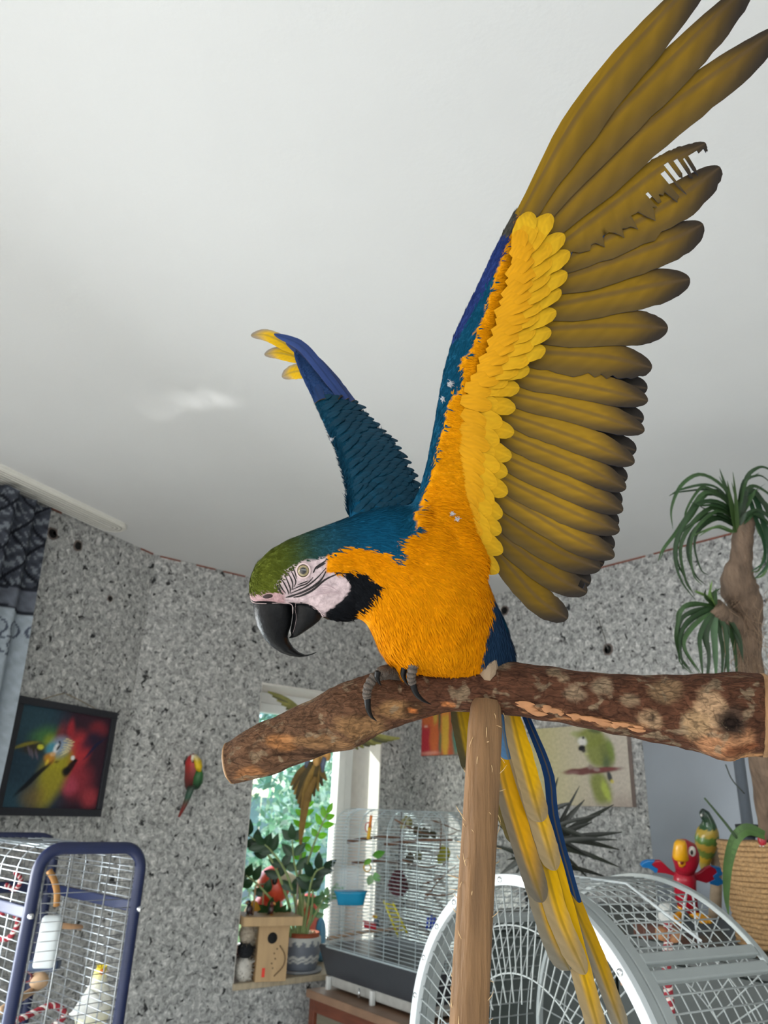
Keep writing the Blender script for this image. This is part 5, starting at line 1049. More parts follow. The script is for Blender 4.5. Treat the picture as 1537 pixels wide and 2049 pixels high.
# inside the cage: placed along the viewing rays at the cage's middle distance
dm = 3.16
def toy(name, label, cat, x, y, d=dm): return thing(name, label, cat, tuple(P(x, y, d)))
t = toy('bird_bath', 'turquoise bird bath tub with clear domed hood on the budgie cage front', 'bird bath', 702, 1810, 3.02)
AQ = mat('turquoise_plastic', '#1f9cc8', .25, translucent=.35, namt=.03)
b = MB(); R = []
for y, w, tk in ((1783, 34, .045), (1788, 31, .042), (1800, 28, .038), (1810, 26, .034)):
    a = np.arange(24)*2*math.pi/24; c = P(702, y, 3.0); R.append(c + (np.sign(np.cos(a))*np.abs(np.cos(a))**.6*w*3.0/FPX)[:, None]*RT + (np.sign(np.sin(a))*np.abs(np.sin(a))**.6*tk)[:, None]*np.array([0, 1, 0]))
b.rings(R[::-1]); b.build('tub', AQ, t)
b = MB(); R = []
for y, w, tk in ((1783, 32, .042), (1760, 31, .041), (1745, 28, .036), (1736, 22, .028), (1732, 12, .014)):
    a = np.arange(24)*2*math.pi/24; c = P(703, y, 3.0); R.append(c + (np.cos(a)*w*3.0/FPX)[:, None]*RT + (np.sin(a)*tk)[:, None]*np.array([0, 1, 0]))
b.rings(R); b.build('hood', mat('clear_hood', '#dce8ec', .1, alpha=.16), t)
TW = mat('perch_twig', '#6a4a36', .7, nscale=40, namt=.25)
for k, (x0, y0, d0, x1, y1, d1, r, lab) in enumerate(((695, 1684, 3.3, 800, 1674, 3.1, .008, 'upper twig perch across the budgie cage'), (705, 1727, 3.25, 800, 1725, 3.1, .006, 'lower twig perch under the green leaf in the budgie cage'), (655, 1878, 3.2, 800, 1858, 3.15, .008, 'pale branch perch low above the budgie cage floor'), (770, 1690, 3.1, 905, 1680, 2.95, .007, 'leafy twig perch on the far side of the budgie cage'))):
    b = MB(); b.tube(bez([P(x0, y0, d0), P((x0+x1)/2, (y0+y1)/2-3, (d0+d1)/2), P(x1, y1, d1)], 12), np.linspace(r, r*.7, 12), n=8); tag(b.build('twig_perch', TW if k != 2 else mat('pale_branch', '#9a8068', .7)), lab, 'perch')
t = toy('cone_toy', 'dark red cone shaped shredding toy hanging in the middle of the budgie cage', 'toy', 797, 1793, 3.05)
WINE = mat('wine_red_cone', '#54222c', .7, nscale=70, namt=.3)
for k in range(60):
    a = k*2.4; h = k/60; r = .036*math.sin(3.14*(h*.86+.1)); c = P(797, 1742+50*h, 3.05); d = np.array([math.cos(a), math.sin(a), -.35]); 
    if k == 0: b = MB(); b.ball(P(797, 1767, 3.05), (.028, .028, .05), n=12, k=9); b.build('core', WINE, t)
    b = MB(); p = c + d*r; b.ball(p, (.010, .010, .006), n=6, k=4); b.build('cone_scale', WINE, t)
b = MB(); b.tube([P(797, 1745, 3.05), P(800, 1680, 3.05), P(804, 1625, 3.05)], .002, n=5); b.build('hanging_cord', mat('dark_cord', '#4a3a44', .8), t)
t = toy('toy_ladder', 'yellow plastic ladder leaning in the budgie cage', 'ladder', 795, 1875, 3.0)
YP = mat('yellow_plastic', '#d8cc2a', .4)
for x0, y0, x1, y1 in ((768, 1802, 797, 1874), (786, 1806, 815, 1868)): b = MB(); b.tube([P(x0, y0, 3.02), P(x1, y1, 3.0)], .0045, n=8); b.build('rail', YP, t)
for k in range(7): h = .08+.13*k; b = MB(); b.tube([P(768+29*h, 1802+72*h, 3.02), P(786+29*h, 1806+62*h, 3.02)], .0022, n=6); b.build('rung', YP, t)
t = toy('seed_dish', 'red plastic seed dish near the budgie cage floor', 'dish', 740, 1858, 3.05); b = MB(); b.box(P(728, 1857, 3.05), RT*.052 - UP*.008, np.array([0, .03, 0]), UP*.022); b.build('dish', mat('red_plastic', '#b3202e', .35), t, sm=False, bevel=.004)
b = MB(); b.box(P(726, 1844, 3.052), RT*.058 - UP*.008, np.array([0, .004, 0]), UP*.004); b.build('rim', MATS['red_plastic'], t, sm=False)
t = toy('hanging_ring_toy', 'orange and yellow stick toy with a pink ring hanging in the budgie cage', 'toy', 738, 1676, 3.1)
b = MB(); b.tube([P(743, 1632, 3.1), P(740, 1655, 3.1)], .006, n=8); b.build('orange_stick', mat('orange_plastic', '#d97a2c', .4), t)
b = MB(); b.tube([P(740, 1655, 3.1), P(737, 1678, 3.1)], .008, n=8); b.build('yellow_stick', mat('amber_plastic', '#e0b030', .4), t)
b = MB(); a = np.linspace(0, 6.283, 24); b.tube([P(737+6*math.cos(k), 1656+10*math.sin(k), 3.1) for k in a], .002, n=5); b.build('ring', mat('pink_plastic', '#c9545e', .4), t)
b = MB(); b.tube([P(735+7*math.cos(k), 1736+8*math.sin(k), 3.1) for k in a], .0028, n=6); tag(b.build('ring_toy', MATS['amber_plastic']), 'yellow plastic ring hanging under the lower twig perch', 'toy')
b = MB(); b.tube([P(743, 1634, 3.1), P(745, 1622, 3.1)], .001, n=4); b.build('hook', BW, t)
t = toy('clothes_peg', 'blue plastic peg clipped on the budgie cage wires', 'peg', 863, 1862, 2.80); BPL = mat('royal_blue_plastic', '#1f3fa8', .4)
for x in (857, 864, 870): b = MB(); b.tube([P(x, 1832+abs(x-864)*.5, 2.8), P(x-3, 1860, 2.8)], [.005, .0045], n=6); b.build('prong', BPL, t)
LY = ('#9aa32c', '#7d8c3a', '#b0ac3a', '#5d7a34')
t = toy('leaf_sprig', 'dry twig sprig with yellow green leaves inside the budgie cage', 'twig', 860, 1700, 3.0)
for pts in ([(790, 1640), (840, 1665), (890, 1672), (925, 1660)], [(805, 1720), (850, 1735), (900, 1728)], [(850, 1800), (880, 1760), (915, 1730)], [(850, 1790), (900, 1790), (920, 1770)], [(845, 1770), (890, 1755), (918, 1752)], [(862, 1640), (900, 1655), (930, 1668)], [(880, 1700), (883, 1660), (880, 1635)]):
    b = MB(); b.tube(bez([P(x, y, 3.0) for x, y in pts], 12), np.linspace(.0035, .0012, 12), n=5); b.build('twig', TW, t)
for k, (x, y, dx, dy, l, c) in enumerate(((885, 1690, 10, 30, .075, '#a8a334'), (892, 1700, -14, 30, .07, '#98982e'), (815, 1635, -10, 22, .06, '#b9b48a'), (812, 1632, 8, 20, .06, '#8f8c5a'), (830, 1652, 10, 20, .06, '#4f4a38'), (848, 1655, 6, 24, .06, '#565240'), (822, 1705, -4, 26, .06, '#5c584a'), (835, 1702, 5, 22, .05, '#6c6a4a'), (745, 1712, 18, -4, .055, '#4f8f2c'), (742, 1718, -10, 10, .04, '#6aa43a'), (750, 1745, 8, 22, .05, '#7fb074'), (744, 1750, -6, 20, .05, '#94b88a'), (862, 1660, 9, 18, .045, '#4a4634'))):
    leaf(t, P(x, y, 3.02), RT*dx-UP*dy, -FW, l, l*.3, c)
b = bxC(MB(), BS0+.03, BS1-.03, BN0+.03, BN1-.03, BZ+.10, BZ+.135); tag(b.build('cage_litter', mat('pale_sand', '#9aa0a0', .9, nscale=60, namt=.2), sm=False), 'pale sand litter in the grey tray of the budgie cage', 'litter')
figurine('budgerigar_toy', 'tiny yellow headed bird toy by the red seed dish in the budgie cage', P(752, 1856, 3.08), .05, '#6b7a8a', '#4a5560', '#d8b840', '#d09030', (-.8, -.5, 0))

# ------------------------------------------------------------------ right wall: pictures, metal sheet, cord
cs0, cs1, cz0, cz1 = .868, 1.374, 1.500, 1.818
cp = thing('amazon_canvas', 'unframed canvas print of a green parrot on a red branch, pale beige ground', 'picture', tuple(fC((cs0+cs1)/2, .01, cz0)))
EDGE = mat('canvas_edge', '#8c7c76', .8)
b = MB(); b.box(fC(cs0, .002, cz0), dC*(cs1-cs0), nC*.026, ZV*(cz1-cz0)); b.build('stretcher', EDGE, cp, sm=False)
def bg2(u, v_):
    k = smooth(0, .9, u)[..., None]; c = L('#b3ab82')*(1-k) + L('#b9b0a4')*k; w = smooth(.25, 0, v_)[..., None]*smooth(.3, 1, u)[..., None]; return c*(1-.5*w) + L('#927e78')*.5*w
g1, g2_, g3 = '#7c8344', '#6a7242', '#505a40'
bl = [(.50, .90, .05, .035, 0, '#8a9a50', .6, .5), (.65, .84, .14, .12, -20, g1, .35, .95), (.70, .92, .06, .035, -10, g3, .5, .8), (.73, .66, .14, .20, 12, g1, .3, .95), (.80, .60, .06, .17, 8, g2_, .5, .8), (.84, .68, .03, .14, 8, '#6f8040', .5, .8), (.79, .50, .03, .10, 0, '#4f6048', .6, .7), (.72, .22, .095, .20, 8, g1, .35, .95), (.77, .18, .03, .12, 8, '#a9b552', .5, .8),
      (.565, .80, .05, .055, 0, '#d2d0cc', .4, .95), (.585, .845, .014, .014, 0, '#191a1c', .3, .95), (.553, .715, .035, .042, -30, '#1d1e22', .25, 1), (.57, .68, .02, .03, 0, '#26262a', .3, .9),
      (.64, .425, .28, .042, 3, '#643637', .25, .95), (.78, .437, .12, .022, 3, '#7a4444', .3, .9), (.45, .40, .06, .02, 12, '#80605c', .4, .8), (.64, .465, .035, .03, 40, '#8a7a72', .4, .9), (.70, .44, .03, .025, 0, '#9a8a86', .4, .8), (.815, .35, .022, .055, 5, '#33383c', .3, .95), (.83, .30, .015, .02, 0, '#c9b84a', .4, .8), (.60, .63, .02, .012, 0, '#b8b878', .5, .6), (.87, .93, .025, .03, 0, '#a2a86c', .6, .6)]
C = paint(120, 84, bg2, bl, 51, .018); b = MB(); b.grid(canvas_grid(fC, dC, nC, cs0, cs1, cz0, cz1, .0285, C), C, flip=True); b.build('canvas', PRINT, cp)
rs0, rs1, rz0, rz1 = .115, .445, 1.725, 1.965
rp_ = thing('red_yellow_picture', 'small canvas of red, orange and yellow upright shapes on the corner wall', 'picture', tuple(fC((rs0+rs1)/2, .01, rz0)))
b = MB(); b.box(fC(rs0, .002, rz0), dC*(rs1-rs0), nC*.02, ZV*(rz1-rz0)); b.build('stretcher', EDGE, rp_, sm=False)
bl = [(.10, .35, .12, .45, 0, '#b3313f', .4, .9), (.12, .8, .12, .2, 0, '#c9703c', .5, .8), (.3, .5, .10, .55, 0, '#c96a3c', .4, .9), (.32, .85, .05, .2, 0, '#c0a848', .5, .8), (.42, .75, .03, .25, 0, '#3f5c3c', .4, .9), (.44, .25, .035, .25, 0, '#5a6a50', .4, .9), (.56, .5, .09, .6, 0, '#c9a23c', .4, .95), (.55, .95, .08, .15, 0, '#c9783c', .5, .9), (.70, .5, .05, .6, 0, '#a05a3a', .4, .9), (.8, .5, .08, .6, 0, '#3f7a6c', .4, .95), (.93, .5, .08, .6, 0, '#b08a3c', .4, .9), (.10, .62, .04, .02, 0, '#e6c0b0', .4, .8), (.2, .05, .2, .04, 0, '#d99a88', .5, .8)]
C = paint(60, 44, lambda u, v_: np.broadcast_to(L('#b0503c'), u.shape+(3,)).copy(), bl, 71, .02); b = MB(); b.grid(canvas_grid(fC, dC, nC, rs0, rs1, rz0, rz1, .0225, C), C, flip=True); b.build('canvas', PRINT, rp_)
b = MB(); b.box(fC(1.432, .002, .9), dC*.60, nC*.012, ZV*(1.752-.9)); tag(b.build('metal_sheet', mat('matt_grey_metal', '#8a9098', .45, metal=.35, nscale=4, namt=.06), sm=False, bevel=.002), 'flat grey metal sheet fixed to the stone wall behind the parrot figures', 'panel')
b = MB(); q_ = [hit(x, y, nC, KC + nC*.006) for x, y in ((1198, 1236), (1202, 1255), (1210, 1275), (1213, 1290), (1217, 1299))]; b.tube(bez(q_, 16), .0016, n=5); tag(b.build('loose_cable', mat('grey_cable', '#6f6c68', .7)), 'thin grey cable ending in a hole of the right stone wall', 'cable')

# ------------------------------------------------------------------ dark cabinet with plants and parrot figures
CABT = 1.155
cb = thing('dark_cabinet', 'dark green black cabinet along the right wall below the parrot figures', 'cabinet', tuple(fC(1.9, .35, 0)))
DKG = mat('dark_green_lacquer', '#1b2320', .4, nscale=8, namt=.2)
bxC(MB(), 1.22, 2.75, .02, .68, 0, CABT-.025).build('carcass', DKG, cb, sm=False); bxC(MB(), 1.20, 2.77, .015, .70, CABT-.025, CABT).build('top', DKG, cb, sm=False, bevel=.004)
for k in range(3):
    d = bxC(MB(), 1.235+.503*k, 1.235+.503*k+.495, .68, .698, .08, CABT-.05).build('door', DKG, cb, sm=False, bevel=.003)
    b = MB(); b.ball(fC(1.235+.503*k+.45, .708, .7), .012); b.build('knob', MATS['polished_screw'], d)
# red parrot figure with spread wings
def s2(l): return [(1240+x/5.175, 1560+y/5.175) for x, y in l]
dr_ = 2.22
rf = thing('red_parrot_figure', 'painted red parrot figure with spread blue tipped wings and big yellow beak', 'figurine', tuple(P(1377, 1846, dr_)))
def sec2(a, b_, th, d): return section(*s2([a, b_]), th, d, 20)
def fig(nm, secs, c, d=dr_, m_=None):
    b = MB(); cc = [L(k) for k in c] if isinstance(c, (list, tuple)) else L(c); b.rings([sec2(a, b_, t, d) for a, b_, t in secs], np.array(cc)); return b.build(nm, m_ or CERA, rf)
REDC = '#a8182f'
fig('body', [((575, 960), (770, 960), .020), ((560, 1020), (790, 1020), .026), ((560, 1120), (790, 1120), .028), ((575, 1220), (800, 1220), .027), ((600, 1300), (810, 1310), .022), ((700, 1380), (830, 1390), .012), ((760, 1420), (830, 1425), .005)], REDC)
fig('head', [((620, 630), (700, 625), .010), ((575, 680), (785, 670), .030), ((555, 760), (815, 750), .037), ((550, 830), (820, 820), .036), ((570, 890), (800, 880), .032), ((585, 960), (770, 960), .022)], REDC)
fig('upper_beak', [((590, 630), (680, 632), .010), ((565, 670), (690, 660), .017), ((555, 740), (700, 740), .019), ((550, 800), (712, 800), .018), ((560, 825), (715, 830), .014), ((590, 840), (690, 845), .005)], '#dda018', dr_-.032)
fig('lower_beak', [((600, 835), (690, 840), .010), ((605, 870), (690, 870), .010), ((615, 900), (660, 905), .006)], '#d8921c', dr_-.026)
b = MB(); b.ball(P(*s2([(645, 855)])[0], dr_-.036), (.006, .008, .004), axes=[RT, UP, FW], c=L('#7a2a18')); b.build('mouth', CERA, rf)
b = MB(); b.ball(P(*s2([(750, 745)])[0], dr_-.030), (.0115, .0165, .008), axes=[RT, UP, FW], c=L('#dcd8d2')); ey = b.build('eye', CERA, rf)
b = MB(); b.ball(P(*s2([(748, 755)])[0], dr_-.038), (.0040, .0075, .003), axes=[RT, UP, FW], c=L('#0c0b0d')); b.build('pupil', CERA, ey)
def wing_plate(nm, poly, c, d, th=.008, par=None):
    pts = s2(poly); f_ = np.array([P(x, y, d) for x, y in pts]); b = MB(); b.rings([f_, f_ + FW*th]); return b.build(nm, CERA, par or rf, sm=False, bevel=.0015)
wl_ = [(620, 1000), (540, 950), (480, 890), (430, 845), (370, 845), (335, 880), (360, 905), (400, 925), (385, 965), (480, 975), (570, 1000)]
w1 = MB(); f_ = np.array([P(x, y, dr_) for x, y in s2(wl_)]); w1.rings([f_, f_+FW*.012], c=L(REDC)); w1 = w1.build('wing', CERA, rf, sm=False, bevel=.002)
wt = [(375, 842), (300, 842), (245, 862), (222, 892), (240, 915), (300, 920), (345, 945), (370, 972), (395, 960), (400, 925), (358, 905), (333, 880)]
b = MB(); f_ = np.array([P(x, y, dr_-.001) for x, y in s2(wt)]); b.rings([f_, f_+FW*.013], c=L('#1f6fb0')); b.build('wing_tip', CERA, w1, sm=False, bevel=.002)
wr_ = [(740, 1000), (830, 970), (890, 920), (950, 900), (1000, 930), (1012, 965), (970, 1000), (985, 1035), (935, 1060), (900, 1075), (820, 1050), (750, 1040)]
w2 = MB(); f_ = np.array([P(x, y, dr_) for x, y in s2(wr_)]); w2.rings([f_, f_+FW*.012], c=L(REDC)); w2 = w2.build('wing', CERA, rf, sm=False, bevel=.002)
wt = [(950, 902), (1040, 915), (1085, 950), (1085, 985), (1030, 1005), (1075, 1050), (1070, 1085), (1020, 1105), (940, 1085), (935, 1060), (985, 1035), (972, 1000), (1012, 965), (1000, 930)]
b = MB(); f_ = np.array([P(x, y, dr_-.001) for x, y in s2(wt)]); b.rings([f_, f_+FW*.013], c=L('#1f6fb0')); b.build('wing_tip', CERA, w2, sm=False, bevel=.002)
for x0, x1 in ((620, 560), (740, 880)):
    b = MB(); b.tube(bez([P(*s2([(x0+20, 1300)])[0], dr_), P(*s2([(x0+10, 1390)])[0], dr_-.005), P(*s2([(x1, 1430)])[0], dr_-.03)], 9), np.linspace(.012, .009, 9), n=8, c=L('#dc9a1a')); b.build('leg', CERA, rf)
    for k in (-1, 0, 1): b = MB(); b.ball(P(*s2([(x1+34*k, 1448)])[0], dr_-.035), (.013, .02, .008), axes=[RT, FW, UP], c=L('#dc9a1a')); b.build('toe', CERA, rf)
# carved green parrot on a stump
dg_ = 2.36
gf = thing('carved_green_parrot', 'carved wooden parrot in green and yellow bands on a bare stump, metal sheet behind', 'figurine', tuple(P(1432, 1850, dg_)))
b = MB(); se = [((828, 352), (868, 300), .008), ((835, 385), (925, 330), .014), ((860, 430), (960, 390), .02), ((855, 470), (990, 450), .026), ((805, 540), (1015, 520), .034), ((785, 610), (1024, 600), .037), ((788, 670), (1012, 680), .036), ((812, 750), (985, 750), .031), ((818, 820), (950, 800), .026), ((830, 880), (930, 870), .018), ((850, 950), (900, 950), .008)]
cl_ = ('#20302a', '#22382c', '#28452e', '#2c5030', '#b0953a', '#5f8038', '#b8923a', '#6f8038', '#c9a030', '#b9a052', '#8a7a3a')
nn = 60; t = np.linspace(0, len(se)-1, nn); RR = []; CCc = []
for k in t:
    i = min(int(k), len(se)-2); f_ = k-i; m_ = lambda j: tuple(np.array(se[i][j])*(1-f_)+np.array(se[i+1][j])*f_); RR.append(section(*s2([m_(0), m_(1)]), se[i][2]*(1-f_)+se[i+1][2]*f_, dg_, 28))
    a = np.arange(28)*2*math.pi/28; kk = np.clip(np.round(k + .22*np.abs(np.sin(a*5)) - .1).astype(int), 0, len(se)-1); CCc.append(np.array([L(cl_[j]) for j in kk]))
b.rings(RR, np.concatenate(CCc)); b.build('body', CERA, gf)
b = MB(); b.ball(P(*s2([(848, 370)])[0], dg_-.012), (.004, .005, .003), c=L('#c9c9c2'), axes=[RT, UP, FW]); b.build('eye', CERA, gf)
b = MB(); b.tube(bez([P(*s2([(960, 560)])[0], dg_+.02), P(*s2([(985, 770)])[0], dg_+.004), P(*s2([(1005, 1000)])[0], dg_), P(*s2([(985, 1420)])[0], dg_)], 16), np.linspace(.012, .019, 16), n=12, c=L('#b09a7c')); b.build('stump', mat('bare_stump', '#a8937a', .75, nscale=40, namt=.2), gf)
# rope basket with the ponytail palm
bk = P(1572, 1860, 1.96); bk = np.array([bk[0], bk[1], CABT])
SIS = mat('sisal_rope', '#a5835a', .85, nscale=160, namt=.3, bump=.6, bscale=220)
bt_ = thing('rope_basket', 'round basket of coiled natural sisal rope on the dark cabinet', 'basket', tuple(bk))
zr = P(1560, 1688, 1.96)[2]-CABT; nco = 21; first = None
for k in range(nco):
    h = (k+.62)*zr/nco; r = .118 + .020*smooth(0, 1, h/zr)
    b = MB(); a = np.linspace(0, 2*math.pi, 41); b.tube([bk + ZV*(h+.0012*math.sin(5*q_+k)) + r*np.array([math.cos(q_), math.sin(q_), 0]) for q_ in a], zr/nco*.56, n=8, cap=False); b.build('rope_coil', SIS, bt_)
b = MB(); b.lathe([(.118, 0.002), (.110, .01), (.128, zr-.02), (.01, zr-.03)], bk, 32); b.build('soil', mat('dark_soil', '#3a2f28', .95, nscale=60, namt=.3, bump=.5), bt_)
pal = thing('ponytail_palm', 'ponytail palm with a swollen fibrous trunk and two tufts of arching leaves', 'potted plant', tuple(bk + ZV*(zr-.03)))
s3 = lambda x, y: (1200+x/3.415, 900+y/3.415)
TRK = mat('fibrous_trunk', '#675546', .9, nscale=50, namt=.35, bump=.9, bscale=90, stretch=(1, 1, .3))
tp = [(1552, 1700, 26), (1540, 1600, 28), (1528, 1500, 30), (1514, 1400, 27), (1500, 1330, 24), (1497, 1260, 25), (1494, 1215, 31), (1480, 1180, 36), (1477, 1150, 30), (1483, 1120, 21), (1486, 1080, 20), (1490, 1050, 20), (1500, 1030, 15)]
w3 = bez([P(x, y, 1.98) for x, y, r in tp], 60); rr = np.interp(np.linspace(0, len(tp)-1, 60), range(len(tp)), [k[2] for k in tp])*1.98/FPX
w3[0] = bk + ZV*(zr-.05) + (w3[0]-w3[0]); b = MB(); b.tube(w3, rr*(1+.04*np.sin(np.arange(60)*1.7)), n=20); trunk_o = b.build('trunk', TRK, pal)
b = MB(); w4 = bez([P(1490, 1270, 1.985), P(1465, 1245, 1.96), P(1440, 1225, 1.94), P(1430, 1212, 1.93)], 12); b.tube(w4, np.linspace(.03, .022, 12), n=14); b.build('side_trunk', TRK, pal)
b = MB()
for k in range(150):
    y = RNG.uniform(1180, 1400); x = np.interp(y, [1180, 1260, 1400], [1480, 1495, 1512]) + RNG.normal(0, 22); p0 = P(x, y, 1.95+RNG.uniform(-.01, .02)); d = np.array([RNG.normal(0, .02), RNG.normal(0, .02), -RNG.uniform(.02, .10)])
    b.tube(bez([p0, p0+d*.5+RNG.normal(0, .008, 3), p0+d+RNG.normal(0, .012, 3)], 6), .0006, n=3)
b.build('trunk_fibres', mat('brown_fibre', '#8a725c', .9), pal, kind='stuff')
PALM = mat('palm_leaf', attr=True, rough=.45, nscale=30, namt=.12, spec=.4, translucent=.15)
def strap(parent, pts, w, c, d0, d1, name='leaf', m_=None, n=22, sag=.0):
    c3 = bez([P(x, y, d0+(d1-d0)*k/(len(pts)-1)) for k, (x, y) in enumerate(pts)], n); t = np.gradient(c3, axis=0); t /= np.linalg.norm(t, axis=1)[:, None]; u = np.linspace(0, 1, n); G = []
    for k in range(n):
        s_ = nrm(np.cross(t[k], -FW*.8 + UP*.6)); up_ = np.cross(s_, t[k]); wv = w*(.75+.25*min(1, u[k]*6))*(1-u[k]**3*.93); G.append([c3[k]+s_*e*wv + up_*abs(e)*wv*.3 for e in (-1, 0, 1)])
    G = np.array(G); b = MB(); cc = L(c)*RNG.uniform(.8, 1.2); b.grid(G, cc); b.grid(G - np.array([0, 0, .0008]), cc*.8, flip=True); return b.build(name, m_ or PALM, parent)
C1 = (935, 530); G1, G2, G3 = '#2f4a2b', '#3d5a34', '#2a4127'
for pts, w, c in (([C1, (870, 290), (700, 170), (560, 240), (490, 400), (500, 540)], .009, G2), ([C1, (860, 320), (740, 240), (560, 270), (475, 315)], .007, G1), ([C1, (870, 360), (720, 290), (600, 450), (510, 580), (430, 680), (400, 760)], .009, G2), ([C1, (880, 400), (760, 350), (640, 400), (530, 600), (515, 750), (560, 900), (650, 1020)], .010, G1), ([C1, (890, 450), (760, 400), (620, 520), (550, 680), (590, 900), (640, 980)], .010, G2), ([C1, (900, 500), (780, 460), (640, 560), (600, 700), (650, 850), (720, 920)], .009, G1), ([C1, (900, 560), (800, 530), (700, 560), (620, 600)], .006, '#5d7a4c'),
                  ([C1, (880, 420), (780, 380), (680, 380), (610, 350)], .006, G1), ([C1, (860, 460), (740, 440), (560, 560), (500, 700)], .008, G3), ([(930, 560), (880, 330), (820, 130)], .011, G2), ([(940, 560), (925, 330), (910, 150)], .011, '#55733f'), ([(930, 560), (890, 350), (872, 210)], .012, '#55733f'), ([C1, (950, 420), (1000, 200), (1080, 125), (1151, 130), (1240, 200)], .009, G1), ([C1, (970, 350), (1040, 250), (1151, 300), (1260, 420)], .010, G2), ([C1, (1000, 300), (1060, 330), (1110, 480), (1151, 640), (1150, 780), (1060, 880)], .014, '#2f5236'), ([C1, (1020, 290), (1100, 340), (1180, 480), (1220, 700)], .013, G3), ([C1, (1000, 480), (1060, 440), (1150, 500), (1230, 620)], .010, G1), ([C1, (1040, 480), (1120, 560), (1160, 700), (1120, 850), (1030, 880)], .009, '#5d7a4c'), ([(950, 480), (990, 240), (1090, 155)], .006, G2), ([(990, 420), (1060, 290), (1135, 230)], .006, G2), ([C1, (1010, 440), (1100, 420), (1200, 520), (1260, 700)], .01, G3)):
    strap(pal, [s3(*k) for k in pts], w*.66, c, 1.97, 1.93+RNG.uniform(-.06, .06))
    sc_ = RNG.uniform(.8, .97); strap(pal, [s3(pts[0][0]+(k[0]-pts[0][0])*sc_+RNG.normal(0, 10), pts[0][1]+(k[1]-pts[0][1])*sc_+RNG.normal(0, 10)) for k in pts], w*.5, c, 1.98, 1.97+RNG.uniform(-.06, .06))
C2 = (790, 1070)
for pts, w, c in (([C2, (640, 1050), (560, 1090), (530, 1200), (520, 1300), (560, 1440), (640, 1530)], .008, G2), ([C2, (620, 1110), (540, 1200), (550, 1400), (620, 1500)], .008, G1), ([C2, (600, 1180), (550, 1300), (570, 1500)], .008, G3), ([C2, (620, 1230), (580, 1350), (700, 1540)], .008, G2), ([C2, (690, 1250), (690, 1400), (710, 1580)], .009, G1), ([C2, (730, 1250), (745, 1400), (740, 1600)], .010, G3), ([C2, (780, 1250), (790, 1400), (795, 1600)], .013, '#4a6b48'), ([C2, (850, 1220), (870, 1400), (880, 1600)], .011, G1), ([C2, (890, 1250), (925, 1400), (940, 1600)], .010, G2), ([C2, (820, 1250), (840, 1400), (830, 1600)], .009, G1), ([C2, (760, 1000), (750, 900)], .009, '#6f9248'), ([C2, (740, 1010), (650, 960)], .008, '#6f9248'), ([C2, (720, 1000), (725, 950)], .008, G2), ([C2, (790, 1000), (795, 945)], .008, G2), ([C2, (680, 1120), (590, 1180), (545, 1290), (560, 1360)], .007, G1), ([C2, (900, 1180), (960, 1300), (980, 1450)], .009, G3)):
    strap(pal, [s3(*k) for k in pts], w*.7, c, 1.93, 1.90+RNG.uniform(-.04, .04))
    strap(pal, [s3(k[0]+RNG.normal(0, 14)*(j > 0), k[1]+RNG.normal(0, 10)*(j > 0)) for j, k in enumerate(pts)], w*.5, c, 1.935, 1.93+RNG.uniform(-.04, .04))
# bowl, pipe, leaf in the basket, tiny parrot on the rim
pz = P(1496, 1650, 2.26)
b = MB(); b.lathe([(.030, CABT), (.03, CABT+.02), (.017, CABT+.022), (.017, 1.78), (.012, 1.785)], (pz[0], pz[1], 0), 20); pp_ = b.build('grey_pipe', mat('grey_pvc', '#565d66', .4, namt=.04)); tag(pp_, 'upright grey plastic pipe behind the rope basket', 'pipe')
b = MB(); b.lathe([(.034, pz[2]-.035), (.036, pz[2]), (.018, pz[2]+.002)], (pz[0], pz[1], 0), 20); b.build('collar', mat('black_rubber', '#22252a', .5), pp_)
figurine('parrot_figurine', 'tiny red parrot head figurine with white beak on the rope basket rim', P(1526, 1694, 1.835), .042, '#a81c2a', '#96182a', '#b01c2c', '#e6e0d8', (-.8, -.6, 0), tail=False)
ll_ = thing('basket_leaf', 'broad curved green leaf and stalk hanging over the rope basket edge', 'leaf', tuple(P(1500, 1690, 1.82)))
strap(ll_, [(1530, 1672), (1495, 1660), (1470, 1680), (1456, 1730), (1453, 1790), (1458, 1830)], .014, '#4f6f38', 1.83, 1.80, name='leaf_blade'); b = MB(); b.tube(bez([P(1475, 1678, 1.82), P(1450, 1645, 1.82), P(1410, 1597, 1.82)], 10), np.linspace(.004, .0022, 10), n=7, c=L('#3c4f34')); b.build('stalk', PALM, ll_)
b = MB(); b.tube(bez([P(1452, 1530, 1.9), P(1465, 1560, 1.9), P(1490, 1588, 1.9)], 10), .0016, n=5); tag(b.build('dry_stem', mat('dark_stem', '#30352f', .8)), 'thin dark dry stem before the grey metal sheet', 'stem')
